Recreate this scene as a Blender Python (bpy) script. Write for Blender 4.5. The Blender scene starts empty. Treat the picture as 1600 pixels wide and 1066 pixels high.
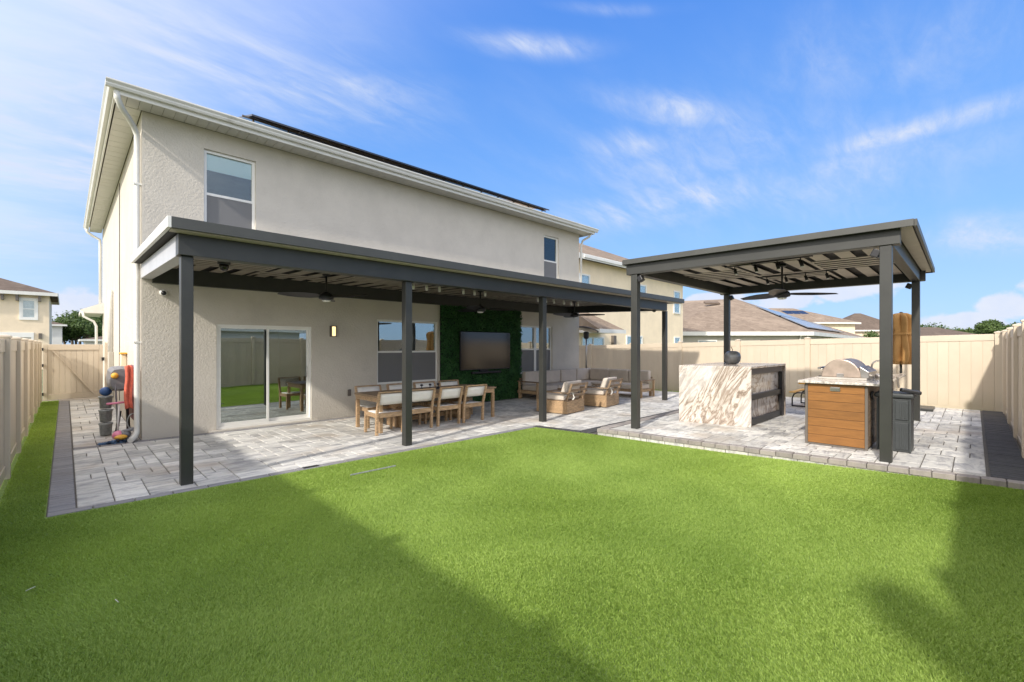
import bpy, math, random
import numpy as np
from mathutils import Vector, Matrix
random.seed(7); RNG = np.random.default_rng(7)
R = math.radians
S = bpy.context.scene
COL = S.collection

# ------------------------------------------------------------------ camera
FPX, Y0, EYE = 710.0, 541.0, 1.55          # focal length in photo pixels, horizon row, eye height
AZ = math.atan(722/710.0); SA, CA = math.sin(AZ), math.cos(AZ)
cam = bpy.data.cameras.new('camera'); camo = bpy.data.objects.new('camera', cam); COL.objects.link(camo)
cam.lens = FPX/1600*36; cam.sensor_width = 36; cam.shift_y = 8/1600
cam.clip_start = 0.05; cam.clip_end = 4000
camo.location = (0, 0, EYE); camo.rotation_euler = (R(90), 0, -math.asin(CA))
S.camera = camo

# ------------------------------------------------------------------ light
SUN_TRAVEL = Vector((1.44, 0.335, -1.0)).normalized()
SUN_EL = math.asin(-SUN_TRAVEL.z); SUN_ROT = math.atan2(-SUN_TRAVEL.x, -SUN_TRAVEL.y) % (2*math.pi)
sun = bpy.data.lights.new('sun', 'SUN'); suno = bpy.data.objects.new('sun', sun); COL.objects.link(suno)
sun.energy = 2.0; sun.angle = R(2.0); sun.color = (1.0, 0.93, 0.84)
suno.rotation_euler = SUN_TRAVEL.to_track_quat('-Z', 'Y').to_euler(); suno.location = (-10, -3, 9)
S.view_settings.view_transform = 'Standard'; S.view_settings.look = 'None'
S.view_settings.exposure = 1.03; S.view_settings.gamma = 1.0; S.view_settings.use_curve_mapping = False

world = bpy.data.worlds.new('World'); S.world = world; world.use_nodes = True
W = world.node_tree; W.nodes.clear()

def ray(px, py):
    l = (px-800)/FPX
    return Vector((l*SA+CA, -l*CA+SA, (Y0-py)/FPX))
def at(px, py, D): return ray(px, py)*D + Vector((0, 0, EYE))
def on_y(px, py, Y): r = ray(px, py); return at(px, py, Y/r.y)
def on_x(px, py, X): r = ray(px, py); return at(px, py, X/r.x)
def on_z(px, py, z=0.0): r = ray(px, py); return at(px, py, (z-EYE)/r.z)

class NT:
    """small helper for node trees"""
    def __init__(s, t): s.t = t
    def n(s, kind, **kw):
        nd = s.t.nodes.new(kind)
        for k, v in kw.items():
            if k.startswith('i_'):
                key = k[2:]; key = int(key) if key.isdigit() else key.replace('_', ' ')
                s.put(nd.inputs[key], v)
            else: setattr(nd, k, v)
        return nd
    def put(s, sock, v):
        if isinstance(v, bpy.types.NodeSocket): s.t.links.new(v, sock)
        else: sock.default_value = v
    def m(s, op, a, b=None, c=None, clamp=False):
        nd = s.t.nodes.new('ShaderNodeMath'); nd.operation = op; nd.use_clamp = clamp
        s.put(nd.inputs[0], a)
        if b is not None: s.put(nd.inputs[1], b)
        if c is not None: s.put(nd.inputs[2], c)
        return nd.outputs[0]
    def mix(s, f, a, b, mode='MIX'):
        nd = s.t.nodes.new('ShaderNodeMix'); nd.data_type = 'RGBA'; nd.blend_type = mode; nd.clamp_result = False
        s.put(nd.inputs[0], f)
        s.put(nd.inputs[6], a if isinstance(a, bpy.types.NodeSocket) else (*a[:3], 1))
        s.put(nd.inputs[7], b if isinstance(b, bpy.types.NodeSocket) else (*b[:3], 1))
        return nd.outputs[2]
    def noise(s, vec, scale, detail=3, rough=0.55, dist=0.0):
        nd = s.t.nodes.new('ShaderNodeTexNoise'); s.put(nd.inputs['Vector'], vec)
        nd.inputs['Scale'].default_value = scale; nd.inputs['Detail'].default_value = detail
        nd.inputs['Roughness'].default_value = rough; nd.inputs['Distortion'].default_value = dist
        return nd.outputs['Fac']
    def ramp(s, f, stops):
        nd = s.t.nodes.new('ShaderNodeValToRGB'); s.put(nd.inputs[0], f)
        cr = nd.color_ramp
        while len(cr.elements) < len(stops): cr.elements.new(0.5)
        for e, (p, c) in zip(cr.elements, stops):
            e.position = p; e.color = (*c, 1) if len(c) == 3 else c
        return nd.outputs[0]
    def sstep(s, v, lo, hi):
        nd = s.t.nodes.new('ShaderNodeMapRange'); nd.interpolation_type = 'SMOOTHSTEP'
        s.put(nd.inputs[0], v); nd.inputs[1].default_value = lo; nd.inputs[2].default_value = hi
        return nd.outputs[0]

def build_world():
    t = NT(W)
    out = t.n('ShaderNodeOutputWorld'); bg = t.n('ShaderNodeBackground')
    sky = t.n('ShaderNodeTexSky', sky_type='NISHITA', sun_disc=False)
    sky.sun_elevation = SUN_EL; sky.sun_rotation = SUN_ROT
    sky.air_density = 1.0; sky.dust_density = 0.5; sky.ozone_density = 2.2; sky.altitude = 0
    tc = t.n('ShaderNodeTexCoord').outputs['Generated']
    sx = t.n('ShaderNodeSeparateXYZ', i_0=tc)
    x, y, z = sx.outputs
    az = t.m('ARCTAN2', x, y); el = t.m('ARCSINE', z)
    # thin high cirrus: streaky noise where wisps stand, plus a faint veil all round the sky
    ez = t.m('ADD', t.m('MAXIMUM', z, 0.0), 0.22)
    pl = t.n('ShaderNodeCombineXYZ', i_0=t.m('DIVIDE', x, ez), i_1=t.m('DIVIDE', y, ez), i_2=0.0).outputs[0]
    mp = t.n('ShaderNodeMapping', i_Vector=pl); mp.inputs['Rotation'].default_value = (0, 0, R(38)); mp.inputs['Scale'].default_value = (0.6, 1.7, 1)
    st = t.noise(mp.outputs[0], 2.4, 9, 0.60, 0.35)
    mp2 = t.n('ShaderNodeMapping', i_Vector=pl); mp2.inputs['Rotation'].default_value = (0, 0, R(30)); mp2.inputs['Scale'].default_value = (0.6, 1.0, 1)
    big = t.noise(mp2.outputs[0], 1.1, 4, 0.5, 0.5)
    wisps = [  # (photo column, row, half length, half width, tilt in degrees, strength)
        (90, 190, 300, 140, 18, 1.15), (250, 60, 260, 90, 10, 1.0), (540, 140, 120, 30, 4, .8), (90, 285, 160, 50, 5, .75),
        (400, 120, 240, 55, 14, .9), (830, 72, 90, 18, 3, .9), (1050, 172, 110, 26, 6, .9), (985, 226, 70, 24, 0, .85), (60, 80, 200, 60, -5, .45),
        (1420, 205, 290, 20, -16, .9), (1080, 310, 300, 34, -13, .85), (1560, 360, 130, 30, -6, .95), (1380, 70, 260, 80, -14, .6),
        (1300, 260, 280, 70, -14, .5), (1100, 260, 320, 90, -12, .45), (40, 370, 160, 60, 0, .55), (960, 15, 80, 10, 0, .4)]
    cov = None
    def ae(px, py):
        d = ray(px, py).normalized(); return math.atan2(d.x, d.y), math.asin(d.z)
    for (px, py, a, b, tilt, amp) in wisps:
        c0 = ae(px, py); k = R(tilt)
        c1 = ae(px+a*math.cos(k), py+a*math.sin(k)); c2 = ae(px-b*math.sin(k), py+b*math.cos(k))
        M = Matrix(((c1[0]-c0[0], c2[0]-c0[0]), (c1[1]-c0[1], c2[1]-c0[1]))).inverted()
        da = t.m('SUBTRACT', az, c0[0]); de = t.m('SUBTRACT', el, c0[1])
        u = t.m('MULTIPLY_ADD', da, M[0][0], t.m('MULTIPLY', de, M[0][1]))
        v = t.m('MULTIPLY_ADD', da, M[1][0], t.m('MULTIPLY', de, M[1][1]))
        q = t.m('MULTIPLY_ADD', u, u, t.m('MULTIPLY', v, v))
        g = t.m('MULTIPLY', t.m('EXPONENT', t.m('MULTIPLY', q, -1.1)), amp)
        cov = g if cov is None else t.m('MAXIMUM', cov, g)
    stn = t.sstep(st, 0.30, 0.76)
    st2 = t.noise(mp.outputs[0], 8.5, 9, 0.66, 0.6)
    c_ir = t.m('MULTIPLY', cov, t.m('MULTIPLY', t.m('MULTIPLY_ADD', stn, 1.15, 0.12), t.m('MULTIPLY_ADD', t.sstep(st2, .25, .75), 1.0, 0.40)))
    veil = t.m('MULTIPLY', t.m('MULTIPLY', t.sstep(big, 0.45, 0.75), stn), 0.30)
    cirrus = t.m('MAXIMUM', c_ir, veil)
    # cumulus heaps low over the horizon
    heaps = [(122, 485, 55, 34, 1), (60, 505, 60, 22, 1), (1575, 478, 62, 24, 1), (1500, 505, 90, 20, .9), (1110, 470, 70, 13, .9), (1225, 470, 60, 20, .85),
             (1320, 445, 120, 22, .7), (1470, 505, 60, 14, .8), (1650, 460, 70, 40, 1), (-80, 490, 100, 40, 1), (1780, 490, 120, 30, 1)]
    cum = None
    edge = t.noise(t.n('ShaderNodeMapping', i_Vector=tc, i_Scale=(1, 1, 1.5)).outputs[0], 13, 6, 0.6)
    for (px, py, a, b, amp) in heaps:
        c0 = ae(px, py); sa_ = abs(ae(px+a, py)[0]-c0[0]); sb_ = abs(ae(px, py-b)[1]-c0[1])
        u = t.m('DIVIDE', t.m('SUBTRACT', az, c0[0]), sa_); v = t.m('DIVIDE', t.m('SUBTRACT', el, c0[1]), sb_)
        q = t.m('SQRT', t.m('MULTIPLY_ADD', u, u, t.m('MULTIPLY', v, v)))
        g = t.m('MULTIPLY', t.m('SUBTRACT', 1.0, q), amp)
        cum = g if cum is None else t.m('MAXIMUM', cum, g)
    cum = t.m('ADD', cum, t.m('MULTIPLY_ADD', edge, 1.7, -0.78))
    cum = t.sstep(cum, 0.0, 0.32)
    cs = t.noise(tc, 22, 5, 0.6)
    colr = t.mix(1.0, sky.outputs[0], (0.42, 0.80, 1.24), 'MULTIPLY')
    grad = t.ramp(t.m('DIVIDE', el, 0.8, clamp=True), [(0.0, (.42, .56, .79)), (.10, (.36, .52, .79)), (.27, (.24, .44, .78)), (.50, (.14, .335, .76)), (.82, (.08, .24, .70)), (1.0, (.07, .22, .67))])
    grad = t.mix(1.0, grad, (4.0, 4.0, 4.0), 'MULTIPLY')
    colr = t.mix(t.m('MULTIPLY', t.sstep(el, 1.15, 0.65), 0.92), colr, grad)
    # white veil added over the sunward half, mostly unseen, to fill the shadows
    sd = -SUN_TRAVEL
    ca_ = t.m('ADD', t.m('ADD', t.m('MULTIPLY', x, sd.x), t.m('MULTIPLY', y, sd.y)), t.m('MULTIPLY', z, sd.z))
    fill_veil = t.m('MULTIPLY', t.sstep(ca_, -0.28, 0.75), t.m('MULTIPLY_ADD', stn, 0.3, 0.6))
    colr = t.mix(fill_veil, colr, (8.2, 7.7, 7.2))
    colr = t.mix(t.m('MINIMUM', t.m('MULTIPLY', cirrus, 1.0), 0.9), colr, (2.35, 2.6, 3.15))
    ccol = t.mix(cs, (2.2, 2.5, 3.2), (3.1, 3.05, 3.15))
    colr = t.mix(t.m('MULTIPLY', cum, 0.85), colr, ccol)
    W.links.new(colr, bg.inputs[0]); bg.inputs[1].default_value = 0.15
    W.links.new(bg.outputs[0], out.inputs[0])
build_world()

# ------------------------------------------------------------------ mesh helpers
class MB:
    def __init__(s): s.v = []; s.f = []; s.sm = []
    def add(s, vs, fs, smooth=False):
        o = len(s.v); s.v += [tuple(p) for p in vs]; s.f += [tuple(i+o for i in f) for f in fs]; s.sm += [smooth]*len(fs); return s
    def box(s, x0, x1, y0, y1, z0, z1):
        return s.hexa([(x0, y0), (x1, y0), (x1, y1), (x0, y1)], z0, z1)
    def hexa(s, q, z0, z1):
        """prism over a polygon; z0/z1 may be lists per corner"""
        n = len(q); a = z0 if hasattr(z0, '__len__') else [z0]*n; b = z1 if hasattr(z1, '__len__') else [z1]*n
        ar = sum(q[i][0]*q[(i+1) % n][1]-q[(i+1) % n][0]*q[i][1] for i in range(n))
        if ar < 0: q = q[::-1]; a = list(a)[::-1]; b = list(b)[::-1]
        vs = [(q[i][0], q[i][1], a[i]) for i in range(n)]+[(q[i][0], q[i][1], b[i]) for i in range(n)]
        fs = [tuple(range(n))[::-1], tuple(range(n, 2*n))]+[(i, (i+1) % n, n+(i+1) % n, n+i) for i in range(n)]
        return s.add(vs, fs)
    def bar(s, p, q, w, h, up=(0, 0, 1)):
        p = Vector(p); q = Vector(q); d = (q-p).normalized(); up = Vector(up)
        if abs(d.dot(up)) > .98: up = Vector((1, 0, 0))
        a = d.cross(up).normalized(); b = a.cross(d).normalized()
        c = [(-1, -1), (1, -1), (1, 1), (-1, 1)]
        vs = [p+a*(i*w/2)+b*(j*h/2) for i, j in c]+[q+a*(i*w/2)+b*(j*h/2) for i, j in c]
        return s.add(vs, [(0, 1, 2, 3)[::-1], (4, 5, 6, 7)]+[(i, (i+1) % 4, 4+(i+1) % 4, 4+i) for i in range(4)]) if False else s.add(vs, [(0, 1, 2, 3), (7, 6, 5, 4)]+[((i+1) % 4, i, 4+i, 4+(i+1) % 4) for i in range(4)])
    def tube(s, pts, r, n=8, smooth=True):
        pts = [Vector(p) for p in pts]; rs = r if hasattr(r, '__len__') else [r]*len(pts)
        vs = []; prev = None
        for i, p in enumerate(pts):
            d = (pts[min(i+1, len(pts)-1)]-pts[max(i-1, 0)]).normalized()
            if prev is None: a = d.cross(Vector((0, 0, 1)) if abs(d.z) < .9 else Vector((1, 0, 0))).normalized()
            else: a = (prev-d*prev.dot(d)).normalized()
            prev = a; b = d.cross(a)
            vs += [p+(a*math.cos(2*math.pi*k/n)+b*math.sin(2*math.pi*k/n))*rs[i] for k in range(n)]
        fs = [(i*n+k, i*n+(k+1) % n, (i+1)*n+(k+1) % n, (i+1)*n+k) for i in range(len(pts)-1) for k in range(n)]
        s.add(vs, fs, smooth)
        m = len(pts)-1
        o = len(s.v)-len(vs)
        s.f += [tuple(o+k for k in range(n))[::-1], tuple(o+m*n+k for k in range(n))]; s.sm += [False, False]
        return s
    def lathe(s, prof, c=(0, 0, 0), n=24, ripple=None, smooth=True):
        vs = []
        for r_, z_ in prof:
            for k in range(n):
                th = 2*math.pi*k/n; rr = r_*(ripple(th, z_) if ripple else 1)
                vs.append((c[0]+rr*math.cos(th), c[1]+rr*math.sin(th), c[2]+z_))
        m = len(prof)
        fs = [(i*n+k, i*n+(k+1) % n, (i+1)*n+(k+1) % n, (i+1)*n+k) for i in range(m-1) for k in range(n)]
        fs += [tuple(range(n))[::-1], tuple((m-1)*n+k for k in range(n))]
        s.add(vs, fs, smooth); s.sm[-1] = s.sm[-2] = False
        return s
    def ball(s, c, r, n=12, sq=(1, 1, 1)):
        vs = [(c[0]+r*sq[0]*math.sin(math.pi*i/n)*math.cos(2*math.pi*k/n), c[1]+r*sq[1]*math.sin(math.pi*i/n)*math.sin(2*math.pi*k/n), c[2]-r*sq[2]*math.cos(math.pi*i/n)) for i in range(n+1) for k in range(n)]
        return s.add(vs, [(i*n+k, i*n+(k+1) % n, (i+1)*n+(k+1) % n, (i+1)*n+k) for i in range(n) for k in range(n)], True)
    def build(s, name, m, parent=None, local=False, bevel=0, kind=None, seg=2):
        off = Vector((0, 0, 0))
        if parent is not None and not local:
            p = parent
            while p: off += p.location; p = p.parent
        me = bpy.data.meshes.new(name)
        me.from_pydata([(v[0]-off.x, v[1]-off.y, v[2]-off.z) for v in s.v], [], s.f)
        if any(s.sm): me.polygons.foreach_set('use_smooth', s.sm)
        me.materials.append(m); me.update()
        o = bpy.data.objects.new(name, me); COL.objects.link(o)
        if parent is not None: o.parent = parent
        if bevel:
            b = o.modifiers.new('bevel', 'BEVEL'); b.width = bevel; b.segments = seg; b.limit_method = 'ANGLE'; b.angle_limit = R(40)
        if kind: o['kind'] = kind
        return o

def B(x0, x1, y0, y1, z0, z1): return MB().box(x0, x1, y0, y1, z0, z1)
def tag(o, label, cat, group=None):
    o['label'] = label; o['category'] = cat
    if group: o['group'] = group
    return o
def thing(name, label, cat, loc=(0, 0, 0), rz=0, group=None):
    o = bpy.data.objects.new(name, None); COL.objects.link(o); o.location = loc; o.rotation_euler = (0, 0, rz); o.empty_display_size = .2
    return tag(o, label, cat, group)
def struct(o): o['kind'] = 'structure'; return o
def copy_tree(o, parent=None):
    c = o.copy(); COL.objects.link(c)
    if parent is not None: c.parent = parent
    for ch in [x for x in o.children]: copy_tree(ch, c)
    return c
def linked(me_obj, name, loc, parent, rot=None):
    """another piece sharing the mesh of me_obj"""
    o = bpy.data.objects.new(name, me_obj.data); COL.objects.link(o); o.parent = parent; o.location = loc
    if rot: o.rotation_euler = rot
    for md in me_obj.modifiers:
        n = o.modifiers.new(md.name, md.type); n.width = md.width; n.segments = md.segments; n.limit_method = md.limit_method; n.angle_limit = md.angle_limit
    return o

# ------------------------------------------------------------------ materials
def mat(name, col, rough=0.6, metal=0.0, var=0.0, vscale=4.0, bump=0.0, bscale=60.0, spec=0.5, coat=0.0, dirt=None, rand=0.0, stretch=None, detail=4):
    m = bpy.data.materials.new(name); m.use_nodes = True; t = NT(m.node_tree)
    p = m.node_tree.nodes['Principled BSDF']
    tc = t.n('ShaderNodeTexCoord').outputs['Object']
    if stretch:
        mp = t.n('ShaderNodeMapping', i_Vector=tc); mp.inputs['Scale'].default_value = stretch; tc = mp.outputs[0]
    oi = t.n('ShaderNodeObjectInfo').outputs['Random']
    off = t.n('ShaderNodeVectorMath', operation='ADD'); t.put(off.inputs[0], tc)
    cb = t.n('ShaderNodeCombineXYZ', i_0=t.m('MULTIPLY', oi, 37.0), i_1=t.m('MULTIPLY', oi, 11.0), i_2=0.0); t.put(off.inputs[1], cb.outputs[0])
    v = off.outputs[0]
    c = t.mix(0.0, col, col)
    if var:
        n = t.noise(v, vscale, detail, 0.6)
        c = t.mix(t.sstep(n, .3, .7), [k*(1-var) for k in col], [min(1, k*(1+var)) for k in col])
    if dirt:
        dc, ds, lo, hi = dirt
        c = t.mix(t.sstep(t.noise(v, ds, 5, 0.65), lo, hi), c, dc)
    if rand:
        k = t.m('MULTIPLY_ADD', oi, 2*rand, 1-rand)
        kk = t.n('ShaderNodeCombineColor', i_0=k, i_1=k, i_2=k).outputs[0]
        c = t.mix(1.0, c, kk, 'MULTIPLY')
    t.put(p.inputs['Base Color'], c)
    p.inputs['Roughness'].default_value = rough; p.inputs['Metallic'].default_value = metal
    p.inputs['Specular IOR Level'].default_value = spec; p.inputs['Coat Weight'].default_value = coat
    if bump:
        b = t.n('ShaderNodeBump'); b.inputs['Strength'].default_value = bump; b.inputs['Distance'].default_value = 0.01
        t.put(b.inputs['Height'], t.noise(v, bscale, 5, 0.6)); t.put(p.inputs['Normal'], b.outputs[0])
    return m

M = {}
M['metal'] = mat('charcoal_metal', (.038, .039, .035), .42, 0, .10, 3, .03, 300, .5)
M['glare_metal'] = mat('sun_glare_metal', (.50, .50, .51), .35, 0, .06, 3)  # charcoal end beam with its sun glare put into the colour
M['metal_edge'] = mat('charcoal_trim', (.060, .061, .055), .45, 0, .08, 3)
M['black'] = mat('black_plastic', (.018, .018, .02), .4)
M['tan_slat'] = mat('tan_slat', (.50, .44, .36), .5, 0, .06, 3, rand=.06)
M['shade_slat'] = mat('shaded_tan_slat', (.30, .26, .21), .5, 0, .06, 3, rand=.08)  # tan slat darkened in colour for the shade under the patio roof
M['dark_deck'] = mat('dark_deck', (.022, .02, .018), .7)
M['white'] = mat('white_vinyl', (.85, .84, .79), .4, 0, .03, 2)
M['gutter'] = mat('white_aluminium', (.74, .73, .68), .38, 0, .05, 1.5, dirt=((.55, .53, .47), 3, .6, .8))
M['soffit'] = mat('soffit_vinyl', (.66, .65, .61), .5, 0, .03, 3, rand=.02)
M['fence'] = mat('tan_vinyl', (.63, .54, .415), .42, 0, .04, 1.2, .02, 40, .45, dirt=((.55, .46, .33), 1.7, .62, .85), rand=.03)
M['wood'] = mat('teak', (.43, .29, .165), .5, 0, .35, 6, .08, 60, .4, stretch=(1.5, 9, 9), rand=.12, detail=6)
M['wood_dark'] = mat('weathered_teak', (.27, .19, .12), .6, 0, .3, 6, .08, 60, .35, stretch=(1.2, 8, 8))
M['cladding'] = mat('orange_composite', (.27, .118, .028), .5, 0, .13, 4, .10, 60, .5, stretch=(10, 1.2, 10), rand=.14, detail=6)
M['sling'] = mat('white_sling', (.82, .79, .72), .85, 0, .03, 12, .15, 500)
M['cushion'] = mat('grey_beige_cushion', (.58, .51, .43), .9, 0, .06, 5, .25, 30)
M['cushion_light'] = mat('cream_cushion', (.66, .59, .51), .9, 0, .06, 5, .3, 20)
M['steel'] = mat('stainless', (.55, .52, .48), .28, 1.0, .12, 6, .02, 40)
M['steel_hood'] = mat('brushed_hood', (.46, .37, .30), .42, .7, .15, 6, .02, 40)
M['silver'] = mat('apple_silver', (.24, .245, .24), .42, .45, .1, 9)
M['bin'] = mat('resin_bin', (.05, .056, .058), .5, 0, .08, 20, .05, 120)
M['canvas'] = mat('tan_canvas', (.56, .31, .105), .9, 0, .05, 5, .1, 90)
M['yellow'] = mat('yellow_plastic', (.80, .42, .05), .45)
M['red'] = mat('coral_towel', (.75, .16, .10), .95, 0, .12, 20, .4, 120)
M['pink'] = mat('pink_plastic', (.80, .25, .38), .4)
M['blue'] = mat('blue_plastic', (.05, .12, .30), .5, 0, .2, 8)
M['camo'] = mat('blue_netting', (.10, .18, .30), .8, 0, .8, 14)
M['grey_plastic'] = mat('grey_plastic', (.22, .22, .23), .4, 0, .08, 4)
M['basket'] = mat('pale_grey_plastic', (.36, .38, .37), .3, 0, .25, 30)
M['maroon'] = mat('maroon_plastic', (.16, .05, .055), .5)
M['screen'] = mat('tv_glass', (.012, .010, .010), .12, 0, 0, 1, spec=.65)
M['brown_trim'] = mat('brown_trim', (.14, .12, .10), .6)
M['dirtm'] = mat('soil', (.16, .13, .09), .95, 0, .4, 12, .5, 30)

def stucco(name, col, bs=34, strength=.95):
    m = mat(name, col, .88, 0, .05, 1.3, strength, bs, .25, dirt=(tuple(k*.88 for k in col), .9, .55, .85))
    return m
M['wall'] = stucco('house_stucco', (.63, .585, .505))
M['wall_side'] = M['wall']
M['nb_cream'] = stucco('cream_stucco', (.90, .76, .55), 20, .2)
M['nb_yellow'] = stucco('pale_yellow_stucco', (.86, .72, .53), 12, .2)
M['nb_white'] = stucco('white_siding', (.66, .65, .62), 12, .1)
M['nb_grey'] = stucco('grey_stucco', (.50, .47, .40), 12, .1)
M['sill'] = mat('concrete_sill', (.50, .47, .42), .8, 0, .1, 6, .2, 80)

def glass(name, tint=(.75, .8, .78), refl=.22, mult=1.6):
    m = bpy.data.materials.new(name); m.use_nodes = True; nt = m.node_tree; nt.nodes.clear(); t = NT(nt)
    out = t.n('ShaderNodeOutputMaterial'); tr = t.n('ShaderNodeBsdfTransparent'); tr.inputs[0].default_value = (*tint, 1)
    gl = t.n('ShaderNodeBsdfGlossy'); gl.inputs['Roughness'].default_value = 0.01; gl.inputs[0].default_value = (.86, .93, .92, 1)
    tcn = t.n('ShaderNodeTexCoord').outputs['Object']
    bp = t.n('ShaderNodeBump'); bp.inputs['Strength'].default_value = .02; bp.inputs['Distance'].default_value = .05
    t.put(bp.inputs['Height'], t.noise(tcn, 1.3, 1)); t.put(gl.inputs['Normal'], bp.outputs[0])
    fr = t.n('ShaderNodeFresnel'); fr.inputs[0].default_value = 1.5
    mx = t.n('ShaderNodeMixShader'); t.put(mx.inputs[0], t.m('MULTIPLY_ADD', fr.outputs[0], mult, refl, clamp=True))
    nt.links.new(tr.outputs[0], mx.inputs[1]); nt.links.new(gl.outputs[0], mx.inputs[2]); nt.links.new(mx.outputs[0], out.inputs[0])
    return m
M['glass'] = glass('window_glass', (.90, .95, .95), .03)
M['glass_door'] = glass('door_glass', (.75, .8, .78), .24)
M['glass_far'] = glass('far_window_glass', (.96, .97, .97), .04, .6)
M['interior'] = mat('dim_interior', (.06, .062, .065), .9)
M['blind'] = mat('roller_blind', (.80, .84, .82), .8)
_m = bpy.data.materials.new('insect_screen'); _m.use_nodes = True; _k = NT(_m.node_tree)
_tr = _k.n('ShaderNodeBsdfTransparent'); _mx = _k.n('ShaderNodeMixShader'); _mx.inputs[0].default_value = .68
_pb = _m.node_tree.nodes['Principled BSDF']; _pb.inputs['Base Color'].default_value = (.26, .26, .26, 1); _pb.inputs['Roughness'].default_value = .8
_m.node_tree.links.new(_tr.outputs[0], _mx.inputs[1]); _m.node_tree.links.new(_pb.outputs[0], _mx.inputs[2]); _m.node_tree.links.new(_mx.outputs[0], _m.node_tree.nodes['Material Output'].inputs[0])
M['screen_mesh'] = _m
M['curtain'] = mat('drawn_curtain', (.66, .70, .70), .9, 0, .1, 6)

def paver_mat(name, light, dark, warm, tonevar=.3):
    m = bpy.data.materials.new(name); m.use_nodes = True; t = NT(m.node_tree); p = m.node_tree.nodes['Principled BSDF']
    g = t.n('ShaderNodeNewGeometry').outputs['Position']
    at_ = t.n('ShaderNodeAttribute', attribute_name='tone').outputs['Fac']
    va = t.n('ShaderNodeVectorMath', operation='ADD'); t.put(va.inputs[0], g)
    cb = t.n('ShaderNodeCombineXYZ', i_0=t.m('MULTIPLY', at_, 23.0), i_1=t.m('MULTIPLY', at_, 7.0), i_2=0.0); t.put(va.inputs[1], cb.outputs[0])
    mp = t.n('ShaderNodeMapping', i_Vector=va.outputs[0]); mp.inputs['Scale'].default_value = (1.0, 3.2, 1.0)
    n1 = t.noise(mp.outputs[0], 3.2, 5, .62, .6)
    n2 = t.noise(g, 0.8, 4, .6)
    n3 = t.noise(g, 45, 4, .6)
    c = t.mix(t.sstep(n1, .42, .70), light, dark)
    c = t.mix(t.m('MULTIPLY', t.sstep(n2, .50, .70), .65), c, warm)
    k = t.m('ADD', t.m('MULTIPLY_ADD', at_, tonevar, 1-tonevar*.5), t.m('MULTIPLY_ADD', n3, .3, -.15))
    kk = t.n('ShaderNodeCombineColor', i_0=k, i_1=k, i_2=k).outputs[0]
    c = t.mix(1.0, c, kk, 'MULTIPLY')
    t.put(p.inputs['Base Color'], c); p.inputs['Roughness'].default_value = .75; p.inputs['Specular IOR Level'].default_value = .35
    b = t.n('ShaderNodeBump'); b.inputs['Strength'].default_value = .5; b.inputs['Distance'].default_value = .006
    t.put(b.inputs['Height'], t.m('MULTIPLY_ADD', n1, -1.2, n3)); t.put(p.inputs['Normal'], b.outputs[0])
    return m
M['paver'] = paver_mat('light_pavers', (.63, .62, .575), (.36, .355, .355), (.44, .37, .29), .42)
M['paver_grey'] = paver_mat('grey_pavers', (.27, .265, .27), (.20, .20, .215), (.25, .23, .21), .2)
M['paver_char'] = paver_mat('charcoal_pavers', (.075, .075, .075), (.055, .055, .058), (.09, .08, .07), .25)
M['kerb'] = paver_mat('kerb_pavers', (.33, .30, .275), (.25, .23, .22), (.30, .26, .23), .25)
M['joint'] = mat('joint_sand', (.14, .13, .115), .95, 0, .15, 9)

def marble_mat():
    m = bpy.data.materials.new('fantasy_marble'); m.use_nodes = True; t = NT(m.node_tree); p = m.node_tree.nodes['Principled BSDF']
    g = t.n('ShaderNodeNewGeometry').outputs['Position']
    mp = t.n('ShaderNodeMapping', vector_type='TEXTURE', i_Vector=g); mp.inputs['Rotation'].default_value = (R(27), 0, 0); mp.inputs['Scale'].default_value = (.8, .45, 1.5)
    n1 = t.noise(mp.outputs[0], 1.15, 8, .60, 1.1)
    n2 = t.noise(mp.outputs[0], 3.2, 7, .66, 1.5)
    n3 = t.noise(mp.outputs[0], .9, 3, .5, .5)
    fr = t.m('FRACT', t.m('MULTIPLY', n1, 8.0))
    c = t.ramp(fr, [(.0, (.70, .66, .60)), (.20, (.54, .47, .40)), (.36, (.38, .31, .25)), (.46, (.22, .17, .135)), (.56, (.42, .35, .29)), (.74, (.66, .61, .55)), (1, (.70, .66, .60))])
    c = t.mix(t.m('MULTIPLY', t.sstep(n2, .50, .66), .75), c, (.36, .29, .235))
    c = t.mix(t.m('MULTIPLY', t.sstep(n3, .50, .62), .5), c, t.mix(t.sstep(n2, .35, .65), (.80, .80, .77), (.62, .60, .57)))
    t.put(p.inputs['Base Color'], c); p.inputs['Roughness'].default_value = .16
    return m
M['marble'] = marble_mat()
M['granite'] = mat('speckled_granite', (.60, .56, .50), .15, 0, .45, 26, 0, 60, .6, dirt=((.28, .25, .22), 40, .56, .68))

def shingle(name, c1, c2):
    m = bpy.data.materials.new(name); m.use_nodes = True; t = NT(m.node_tree); p = m.node_tree.nodes['Principled BSDF']
    g = t.n('ShaderNodeNewGeometry').outputs['Position']
    rot = t.n('ShaderNodeMapping', i_Vector=g); rot.inputs['Scale'].default_value = (1, 1, 2.6)
    br = t.n('ShaderNodeTexVoronoi'); t.put(br.inputs['Vector'], rot.outputs[0]); br.inputs['Scale'].default_value = 3.2
    n = t.noise(g, .35, 4, .6); n2 = t.noise(rot.outputs[0], 7, 3, .6)
    c = t.mix(br.outputs['Color'], c1, c2); c = t.mix(t.m('MULTIPLY', n2, .8), c, [k*.62 for k in c1])
    c = t.mix(t.m('MULTIPLY', t.sstep(n, .5, .75), .4), c, [k*1.25 for k in c2])
    t.put(p.inputs['Base Color'], c); p.inputs['Roughness'].default_value = .95; p.inputs['Specular IOR Level'].default_value = .15
    return m
M['shingle'] = shingle('brown_shingles', (.235, .18, .135), (.39, .31, .235))
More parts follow.
